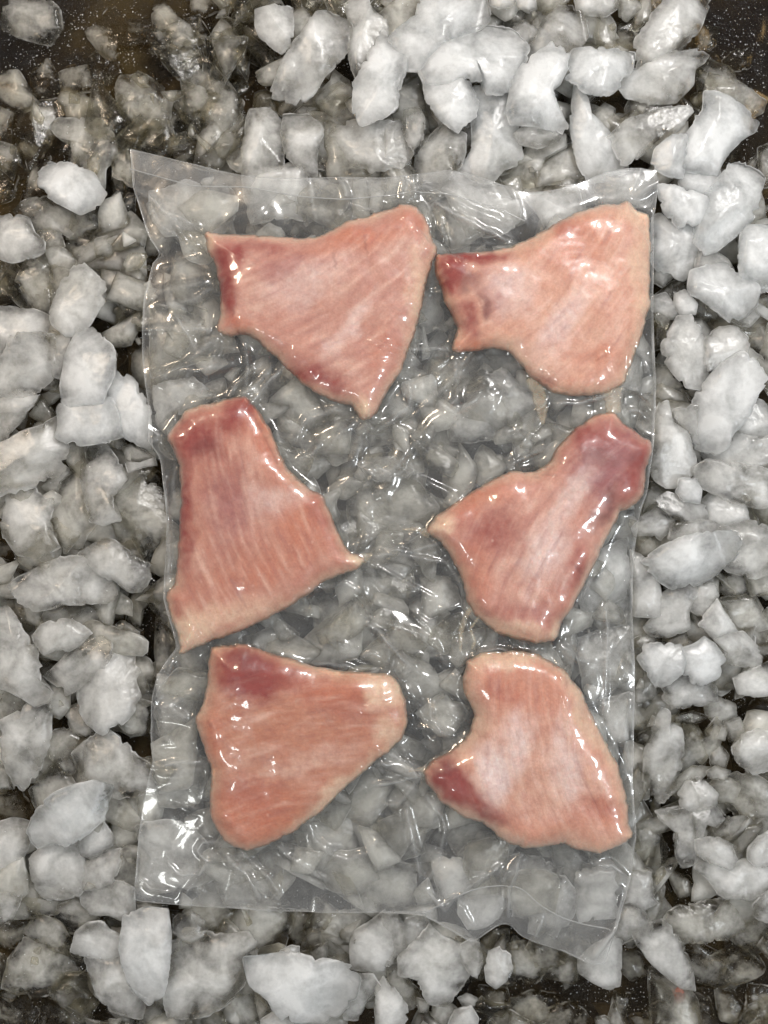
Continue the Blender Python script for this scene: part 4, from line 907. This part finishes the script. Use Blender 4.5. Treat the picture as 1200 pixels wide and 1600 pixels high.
# small scrap in the ice
sp, _ = resample(W(*np.array([(1052,1548),(1062,1541),(1069,1550),(1068,1563),(1058,1567),(1055,1558)], float).T, -0.008), 20)
V, F, rim, loc = chunk_geo([(1052,1548),(1062,1541),(1069,1550),(1068,1563),(1058,1567),(1055,1558)], -0.006, 0.004, 24, 4, 3.3)
me = mesh_np('fish_scrap', V, F, M_flesh, {'Col': np.tile(np.array([0.34, 0.15, 0.11]), (len(V), 1)), 'fib': V[:, :2]})
o = obj('fish_scrap', me, label='tiny pink scrap of flesh caught between dark ice chunks in a lower corner', category='fish scrap'); o.location = loc

# ------------------------------------------------------------------ bag
GP = np.stack([600+GXX/PX*H/(H-.008), 800-GYY/PX*H/(H-.008)], -1)       # photo frame position of each grid node, to place creases
base = 0.0072+0.0012*fbm(n3(GXX*28, GYY*28, 1.), 3)
bottom = base-0.0022
zf = np.maximum(base, obst)
def blur(a):
    p = np.pad(a, 1, mode='edge'); return (p[:-2, 1:-1]+p[2:, 1:-1]+p[1:-1, :-2]+p[1:-1, 2:]+4*p[1:-1, 1:-1])/8
for it in range(60):
    zf = np.maximum(obst, base+(blur(zf)-base)*0.972)
for it in range(3): zf = blur(zf)
zf = np.maximum(zf, obst+0.00008)
haze = np.full(GXX.shape, 0.035)
near_fish = smooth(0.010, 0.0, zf-base)
CREASE = [
 ([(480,700),(600,650),(700,575),(735,550)],11,.9,.04),([(590,790),(630,710),(690,650),(780,610)],12,.9,.04),([(470,960),(590,950),(690,1020)],12,.9,.03),([(560,1110),(640,1080),(690,1160)],10,.9,.04),
 ([(236,600),(300,585),(380,560)],12,.9,.03),([(380,1385),(500,1330),(600,1262)],13,.8,.03),([(690,1330),(780,1365),(920,1345)],13,.9,.03),([(250,380),(300,345),(420,330)],12,.8,.03),([(900,900),(940,960),(975,1060)],12,.8,.03),
 ([(440,575),(405,615),(383,640)],3.5,.9,.35),([(425,572),(390,610),(365,628)],3,.7,.3),([(415,560),(380,590),(350,622)],3,.5,.25),
 ([(630,590),(642,610),(640,635),(612,658),(585,675)],5,1.3,.22),([(462,722),(490,708),(505,690)],4,1.1,.25),([(460,690),(480,655),(535,637)],7,1.0,.2),
 ([(565,968),(590,985),(612,1010),(640,1042)],4.5,1.5,.25),([(640,1042),(665,1060)],3,.6,.2),([(672,1090),(675,1120),(690,1145),(700,1150)],4,1.1,.2),
 ([(482,1275),(490,1310),(520,1335),(545,1342),(575,1333),(592,1308)],5,1.1,.12),([(495,1300),(515,1318),(540,1322)],3,.6,.15),
 ([(633,1262),(642,1300),(652,1345),(658,1385)],6,1.2,.22),([(662,1240),(690,1275),(695,1300),(685,1350),(662,1385)],4,.9,.2),([(660,1385),(700,1430)],5,.6,.2),
 ([(580,1165),(620,1182),(658,1200)],4,.9,.25),([(575,1190),(620,1196),(658,1204)],3,.7,.25),([(580,1226),(625,1222),(662,1208)],3.5,1.0,.35),([(590,1258),(622,1258),(640,1235),(656,1212)],4,.9,.22),([(587,1180),(600,1192),(612,1200)],4,.9,.2),
 ([(228,462),(270,452),(332,440)],7,1.1,.14),([(240,480),(300,470),(334,448)],4,.9,.2),([(272,488),(285,512),(298,530),(306,548)],3.5,1.2,.35),([(228,590),(290,578),(345,575),(378,565)],8,1.2,.10),
 ([(225,300),(260,335),(300,385),(318,378)],6,1.4,.14),([(228,318),(250,350),(292,384)],4,1.0,.2),([(300,545),(345,535)],4,.6,.12),
 ([(528,275),(538,292),(547,310)],5,1.1,.2),([(543,316),(575,326),(600,332)],3,.8,.3),([(672,308),(700,330),(750,355),(800,380)],4,1.3,.3),([(690,335),(690,360),(700,382)],5,.9,.12),([(640,300),(660,290),(700,305)],5,.8,.1),([(700,305),(740,330),(790,345)],6,.9,.08),
 ([(865,630),(905,630),(940,622),(970,608)],3.5,1.0,.35),([(970,650),(985,640),(1000,642),(1012,655)],3,.9,.3),([(980,610),(1018,605)],5,.8,.15),([(1000,520),(990,560),(982,600)],5,1.0,.12),([(1008,560),(1015,590)],4,.9,.2),
 ([(945,940),(948,1000),(946,1060),(943,1120)],3.5,1.3,.3),([(935,875),(915,920),(885,965)],4,.9,.3),([(985,1090),(975,1150),(985,1200)],6,1.1,.2),([(915,1100),(935,1140),(950,1165)],4,.8,.3),
 ([(256,740),(262,800),(264,870),(262,920)],5,1.4,.22),([(274,720),(270,760),(276,800)],3,.6,.2),([(262,1030),(248,1060),(240,1100)],5,.9,.15),([(245,1110),(280,1095),(310,1075)],5,.8,.15),([(240,1196),(290,1190),(320,1192)],4,1.2,.3),([(245,1208),(290,1206),(318,1200)],4,.7,.15),
 ([(345,1330),(385,1365),(412,1410)],5,1.4,.2),([(370,1325),(420,1370),(442,1405)],4,1.1,.18),([(262,1335),(262,1352),(285,1367),(312,1365),(322,1345),(308,1328),(318,1315),(345,1318)],3.5,1.0,.3),([(215,1370),(235,1388),(270,1395)],4,1.1,.2),([(300,1380),(330,1400)],3,.6,.2),([(430,1320),(470,1350),(520,1380)],5,.8,.15),
 ([(812,1336),(806,1365),(795,1385),(794,1440)],4,1.2,.2),([(848,1430),(842,1450),(835,1470)],4,1.1,.25),([(925,1350),(955,1350),(982,1372)],4.5,1.5,.3),([(965,1440),(945,1470),(920,1502)],6,2.0,.3),([(880,1375),(882,1400),(876,1420)],5,1.1,.12),([(900,1365),(912,1380)],5,.9,.15),([(975,1390),(962,1450)],4,.9,.3),
 ([(690,1425),(740,1380),(790,1345)],4,.7,.15),([(715,1405),(740,1450)],4,.6,.12),([(640,1425),(670,1425),(720,1398)],3,.6,.2),
 ([(738,548),(700,600),(655,640),(640,655)],3,.9,.2),([(710,645),(740,625),(760,600)],7,1.4,.14),([(800,662),(812,680),(820,690)],5,1.0,.15),([(822,676),(850,690)],3,.8,.2),([(640,700),(620,730),(590,745),(568,735)],5,.9,.14),([(640,715),(648,750)],3,.6,.2),
 ([(590,855),(640,862),(690,848)],3,1.0,.3),([(575,868),(620,865),(680,875)],3.5,.7,.2),([(575,880),(585,905),(600,925)],4,.7,.16),([(440,950),(490,920),(540,912),(570,930)],4,.8,.16),([(560,960),(610,975),(680,1000),(700,1050)],5,.7,.1),([(530,1000),(545,1012)],4,.9,.2),
 ([(480,1035),(520,1037),(560,1044)],3,.8,.25),([(560,1030),(580,1020),(600,1032)],3,.7,.2),([(730,1022),(770,1014),(850,1022)],3,.8,.3),([(700,1060),(720,1045)],3,.8,.2),([(650,870),(700,880),(730,940)],4,.6,.14),([(700,1100),(715,1130)],4,.6,.14),
 ([(655,745),(700,770),(720,785)],4,.6,.1),([(700,790),(760,745),(820,715),(868,690)],4,.8,.16),([(480,770),(505,770),(515,800)],3,.6,.2),([(430,700),(445,730)],3,.7,.2),
]
# tension creases pulled out from the corners of each piece
r = np.random.default_rng(8)
for f in FISH:
    o = np.array(f['out'], float); m = len(o)
    if np.sum(o[:, 0]*np.roll(o[:, 1], -1)-np.roll(o[:, 0], -1)*o[:, 1]) < 0: o = o[::-1]
    for i in range(m):
        a, b, c_ = o[i-1], o[i], o[(i+1) % m]; d1 = (b-a)/np.linalg.norm(b-a); d2 = (c_-b)/np.linalg.norm(c_-b)
        turn = math.asin(np.clip(d1[0]*d2[1]-d1[1]*d2[0], -1, 1))
        nrm = d1+d2; nrm = np.array([nrm[1], -nrm[0]])/np.linalg.norm(nrm); k_ = 3 if turn > 0.8 else 1 if turn > 0.4 else 0
        for _ in range(k_):
            an = math.atan2(nrm[1], nrm[0])+r.uniform(-.55, .55); L = r.uniform(45, 125)*(1.1 if turn > .6 else .7); s0 = b+np.array([math.cos(an), math.sin(an)])*4
            e_ = s0+L*np.array([math.cos(an), math.sin(an)]); mid = (s0+e_)/2+r.uniform(-.12, .12)*L*np.array([-math.sin(an), math.cos(an)])
            CREASE.append(([tuple(s0), tuple(mid), tuple(e_)], r.uniform(3.2, 6.5), r.uniform(.45, .9), r.uniform(.05, .14)))
for (pts, wd, h, hz) in CREASE:
    p = np.array(pts, float); lo = p.min(0)-wd*4-14; hi = p.max(0)+wd*4+14
    s = (GP[..., 0] > lo[0]) & (GP[..., 0] < hi[0]) & (GP[..., 1] > lo[1]) & (GP[..., 1] < hi[1])
    Q = GP[s]; Q = Q+np.stack([2.5*noise(n3(Q[:, 0]/22, Q[:, 1]/22, 3.)), 2.5*noise(n3(Q[:, 0]/22, Q[:, 1]/22, 8.))], -1)
    d = segdist(Q, p, False)
    e0 = np.hypot(*(Q-p[0]).T); e1 = np.hypot(*(Q-p[-1]).T); tp = smooth(0, 22, np.minimum(e0, e1)+4)
    g = np.exp(-(d/wd)**2)*tp
    zf[s] += h*0.0019*g; haze[s] += hz*np.exp(-(d/(wd*0.7))**2)*tp
# tension wrinkles between pieces: directional noise radiating from each piece
for fi, (o, org, bp) in enumerate(fish_objs):
    dx, dy = GXX-org[0], GYY-org[1]; an = np.arctan2(dy, dx); r = np.hypot(dx, dy)
    sg = noise(n3(np.cos(an)*9, np.sin(an)*9, fi*4.))
    m = np.exp(-((r-0.055)/0.020)**2)*(obst < 0)
    zf += 0.00055*m*smooth(0.1, 0.8, sg)
zf += smooth(0.006, 0.0, zf-base)*(0.0011*fbm(n3(GXX*30, GYY*30, 6.), 2))
bd = segdist(GP[::4, ::4], BAGPOLY); bd = np.repeat(np.repeat(bd, 4, 0), 4, 1)[:GM, :GN]
# sealed band along the top and hazy bottom margin
ys = np.interp(GP[..., 0], [203, 300, 380, 470, 540, 625, 700, 780, 835, 1026], [263, 290, 292, 306, 311, 303, 303, 325, 335, 330])
topband = smooth(6, -6, GP[..., 1]-ys)
haze += 0.13*topband+0.08*smooth(360, 300, GP[..., 1])
yb = np.interp(GP[..., 0], [208, 540, 660, 700, 760, 800, 840, 880, 940], [1408, 1426, 1428, 1405, 1386, 1384, 1410, 1435, 1452])
haze += 0.10*smooth(-70, 10, GP[..., 1]-yb)+0.05*smooth(1240, 1400, GP[..., 1])
haze += 0.05*smooth(0.2, 0.9, fbm(n3(GXX*60, GYY*60, 77.), 3))
haze *= np.where(obst > 0, 0.35, 1.0)

def rs_curve(pts, n, z):
    p = W(*np.array(pts, float).T, z); s = np.r_[0, np.cumsum(np.hypot(*np.diff(p, axis=0).T))]; t = np.linspace(0, s[-1], n)
    q = np.stack([np.interp(t, s, p[:, 0]), np.interp(t, s, p[:, 1])], -1)
    for _ in range(2): q[1:-1] = .5*q[1:-1]+.25*q[2:]+.25*q[:-2]
    return q
def coons(nu, nv, z):
    T, B = rs_curve(BAG_PX['top'], nu, z), rs_curve(BAG_PX['bottom'], nu, z); L, R = rs_curve(BAG_PX['left'], nv, z), rs_curve(BAG_PX['right'], nv, z)
    # match rows by height so the side outlines keep their shape
    u = np.linspace(0, 1, nu)[None, :, None]; v = np.linspace(0, 1, nv)[:, None, None]
    return (1-v)*T[None]+v*B[None]+(1-u)*L[:, None]+u*R[:, None]-((1-u)*(1-v)*T[0]+u*(1-v)*T[-1]+(1-u)*v*B[0]+u*v*B[-1])
bag = bpy.data.objects.new('plastic_bag', None); C.objects.link(bag)
bag.location = (0, 0, 0.006); bag['label'] = 'clear vacuum-sealed plastic bag holding six raw pink fish pieces on crushed ice'; bag['category'] = 'plastic bag'
def film(name, nu, nv, zfun, hzfun, edge=True):
    G = coons(nu, nv, 0.008); x, y = G[..., 0], G[..., 1]; z = zfun(x, y); hz = hzfun(x, y)
    if edge: en = 0.22+0.35*smooth(-.3, .6, noise(n3(x*70, y*70, 3.))); hz[[0, -1]] = en[[0, -1]]; hz[:, [0, -1]] = en[:, [0, -1]]; hz[[1, -2]] = .6*en[[1, -2]]; hz[:, [1, -2]] = .6*en[:, [1, -2]]
    V = np.stack([x, y, z-0.006], -1).reshape(-1, 3); i = np.arange(nu*nv).reshape(nv, nu)
    F = np.stack([i[:-1, :-1], i[1:, :-1], i[1:, 1:], i[:-1, 1:]], -1).reshape(-1, 4)
    return obj(name, mesh_np(name, V, F, M_film, {'haze': hz.ravel()}), bag)
film('top_film', 330, 500, lambda x, y: bil(zf, x, y), lambda x, y: bil(haze, x, y))
film('bottom_film', 160, 240, lambda x, y: bil(bottom, x, y)-0.0002, lambda x, y: np.full(x.shape, 0.03), False)
def tube_line(name, pts, wpx, dz, mat, parent, hz=0.4):
    p = W(*np.array(pts, float).T, 0.008); s = np.r_[0, np.cumsum(np.hypot(*np.diff(p, axis=0).T))]; n = max(20, int(s[-1]/0.0012)); t = np.linspace(0, s[-1], n)
    q = np.stack([np.interp(t, s, p[:, 0]), np.interp(t, s, p[:, 1])], -1)
    for _ in range(6): q[1:-1] = .5*q[1:-1]+.25*q[2:]+.25*q[:-2]
    z = bil(zf, q[:, 0], q[:, 1])+dz; g = np.gradient(q, axis=0); g /= np.linalg.norm(g, axis=1)[:, None]; nrm = np.c_[-g[:, 1], g[:, 0]]
    K = 6; V = []; r = wpx*PX*.5
    for k in range(K):
        a = 2*math.pi*k/K; V.append(np.c_[q+nrm*(r*math.cos(a)), z+r*0.7*math.sin(a)-0.006])
    V = np.stack(V, 1).reshape(-1, 3); i = np.arange(n*K).reshape(n, K); a, b = i[:-1], i[1:]
    F = np.stack([a, np.roll(a, -1, 1), np.roll(b, -1, 1), b], -1).reshape(-1, 4)
    return obj(name, mesh_np(name, V, F, mat, {'haze': np.full(len(V), hz)}), parent)
tube_line('rim', [tuple(p) for p in BAGPOLY]+[tuple(BAGPOLY[0])], 1.3, 0.0, M_film, bag, 0.26)
tube_line('heat_seal', [(203,263),(300,290),(380,292),(470,306),(540,311),(625,303),(640,298),(700,303),(780,325),(820,345)], 2.0, 0.0002, M_film, bag, 0.35)
tube_line('heat_seal', [(660,1430),(700,1406),(730,1393),(760,1385),(800,1383),(820,1392),(840,1412),(880,1436),(915,1446),(955,1452)], 2.2, 0.0002, M_film, bag, 0.35)
# air bubbles in the juice
r = np.random.default_rng(21); V = []; F = []; off = 0
ico = [(math.cos(a)*math.cos(b), math.sin(a)*math.cos(b), math.sin(b)) for b in (0, .5, 1.0) for a in np.linspace(0, 2*math.pi, 10, endpoint=False)]+[(0, 0, 1)]
ico = np.array(ico); fi_ = []
for l in range(2):
    for a in range(10): fi_.append((l*10+a, l*10+(a+1) % 10, (l+1)*10+(a+1) % 10)); fi_.append((l*10+a, (l+1)*10+(a+1) % 10, (l+1)*10+a))
for a in range(10): fi_.append((20+a, 20+(a+1) % 10, 30))
fi_ = np.array(fi_); cnt = 0
while cnt < 150:
    px, py = (r.normal(620, 110), r.normal(860, 190)) if cnt < 110 else (r.uniform(260, 980), r.uniform(600, 1380))
    if not (240 < px < 1000 and 330 < py < 1400): continue
    q = W(px, py, .008)
    if bil(obst, q[0:1], q[1:2])[0] > -0.5: continue
    s = PX*r.choice([1.2, 1.8, 2.5, 4.0, 5.0], p=[.35, .3, .2, .1, .05]); z = bil(zf, q[0:1], q[1:2])[0]
    V.append(ico*[s, s, s*.6]+[q[0], q[1], z+0.00005-0.006]); F.append(fi_+off); off += len(ico); cnt += 1
obj('air_bubbles', mesh_np('air_bubbles', np.vstack(V), np.vstack(F), M_bub), bag, kind='stuff')

# ------------------------------------------------------------------ labels of the ice chunks
LM = [
 (203,232,"the bag corner beside the glittering dark pan"),(430,276,"the dip of the bag's long top edge"),(700,265,"the ripple in the bag's top edge"),(1026,266,"the bag's squared upper corner by the peach piece"),
 (222,470,"the bag edge by the pale piece's red stub"),(222,560,"the bag edge above the salmon-red piece"),(240,690,"the salmon-red piece's blunt end"),(256,850,"the bag edge beside the salmon-red piece"),(276,1020,"the salmon-red piece's lowest tip"),(240,1180,"the bag edge beside the smooth orange-pink piece"),
 (208,1408,"the bag's straight-cut lower corner"),(430,1424,"the middle of the bag's straight lower edge"),(660,1430,"the bend where the lower edge starts to curl"),(945,1508,"the bag's drooping pointed corner"),(780,1445,"the arch in the curled lower edge"),
 (1020,400,"the peach piece's tall side"),(1025,560,"the bag edge below the peach piece"),(1015,730,"the purple-red knob end"),(990,880,"the bag edge by the purple piece"),(990,1040,"the bag edge above the light peach piece"),(990,1170,"the bag edge beside the light peach piece"),(994,1310,"the light peach piece's low outer corner"),
 (0,0,"the photo's top left corner"),(300,0,"the photo's top edge a quarter across"),(560,0,"the middle of the photo's top edge"),(860,0,"the photo's top edge above the peach piece"),(1200,0,"the photo's top right corner"),
 (0,200,"the photo's left edge above the round bright chunk"),(0,420,"the left edge by the pale streaked piece"),(0,640,"the left edge by the salmon-red blunt end"),(0,860,"the left edge by the tendon stub"),(0,1060,"the left edge by the dark red corner"),(0,1280,"the left edge by the orange-pink piece's foot"),(0,1600,"the photo's bottom left corner"),
 (300,1600,"the bottom edge near the straight-cut corner"),(600,1600,"the middle of the photo's bottom edge"),(860,1600,"the bottom edge under the drooping corner"),(1200,1600,"the photo's bottom right corner"),
 (1200,230,"the photo's right edge above the peach piece"),(1200,420,"the right edge by the peach piece"),(1200,620,"the right edge by the white oval slab"),(1200,830,"the right edge by the purple sheen"),(1200,1030,"the right edge by the hump top"),(1200,1230,"the right edge by the ragged red end"),(1200,1420,"the right edge by the drooping corner"),
 (110,290,"the round bright chunk near the dark pan"),(130,470,"the upright bottle-shaped chunk"),(820,180,"the big crescent-shaped chunk"),(1090,320,"the star-like clump of white ice"),(100,800,"the flat grey slabs beside the salmon-red piece"),(100,1280,"the pale oval slab beside the orange-pink piece"),(460,1540,"the broad white slab under the lower edge"),
 (640,440,"the gap between the two upper fish pieces"),(620,700,"the bag's middle between four fish pieces"),(620,950,"the stretch below the inward tendons"),(540,1300,"the smile-shaped crease in the bag"),
]
ORD = ['nearest', 'second nearest', 'third nearest', 'fourth nearest', 'fifth nearest', 'sixth nearest', 'seventh nearest', 'eighth nearest']
areas = np.array([c['area'] for c in chunks]); q1, q2 = np.quantile(areas, [.35, .75])
for c in chunks:
    c['size'] = 'small' if c['area'] < q1 else 'mid-sized' if c['area'] < q2 else 'large'
    c['tw'] = {'W': 'white', 'w': 'cloudy', 'g': 'greyish', 'c': 'glassy'}[c['tone']]
used = set()
for c in chunks:
    sp_ = next((s for (x, y, s) in [
 (1085,30,"big rounded translucent ice disc overlapping the dark bare pan in an upper corner"),
 (1127,625,"large smooth white oval slab of ice lying on top, level with the purple-ended piece"),
 (137,570,"smooth white slab with scalloped side standing under the bottle-shaped chunk"),
 (128,465,"upright bottle-shaped ice chunk with a clear squared head and milky lower body"),
 (115,293,"round bright warm-toned ice chunk by itself near the hazy bag corner"),
 (1085,870,"glassy rounded wedge of ice with a clear lens-like lower end"),
 (110,1278,"pale oval ice slab lying over grey chunks beside the orange-pink piece"),
 (470,1542,"broad white ice slab, the largest below the bag's straight lower edge"),
 (778,1510,"small round frosted ice lump with a crystalline surface under the curled bag edge"),
 (47,35,"lone frosted ice chunk on the bare glittering pan in the uppermost corner"),
 (237,1490,"tall white ice chunk with a serrated top just below the bag's straight-cut corner"),
] if math.hypot(c['c'][0]-x, c['c'][1]-y) < 16 and s not in used), None)
    if sp_: c['o']['label'] = sp_; used.add(sp_); continue
    best = None
    for (x, y, ph) in LM:
        same = sorted((math.hypot(k['c'][0]-x, k['c'][1]-y), id(k)) for k in chunks if k['size'] == c['size'] and k['tw'] == c['tw'])
        rk = [i for _, i in same].index(id(c)); dd = math.hypot(c['c'][0]-x, c['c'][1]-y)
        if best is None or (rk*120+dd) < best[0]: best = (rk*120+dd, rk, ph)
    c['o']['label'] = f"{c['size']} {c['tw']} ice chunk {ORD[min(best[1], 7)]} to {best[2]}"
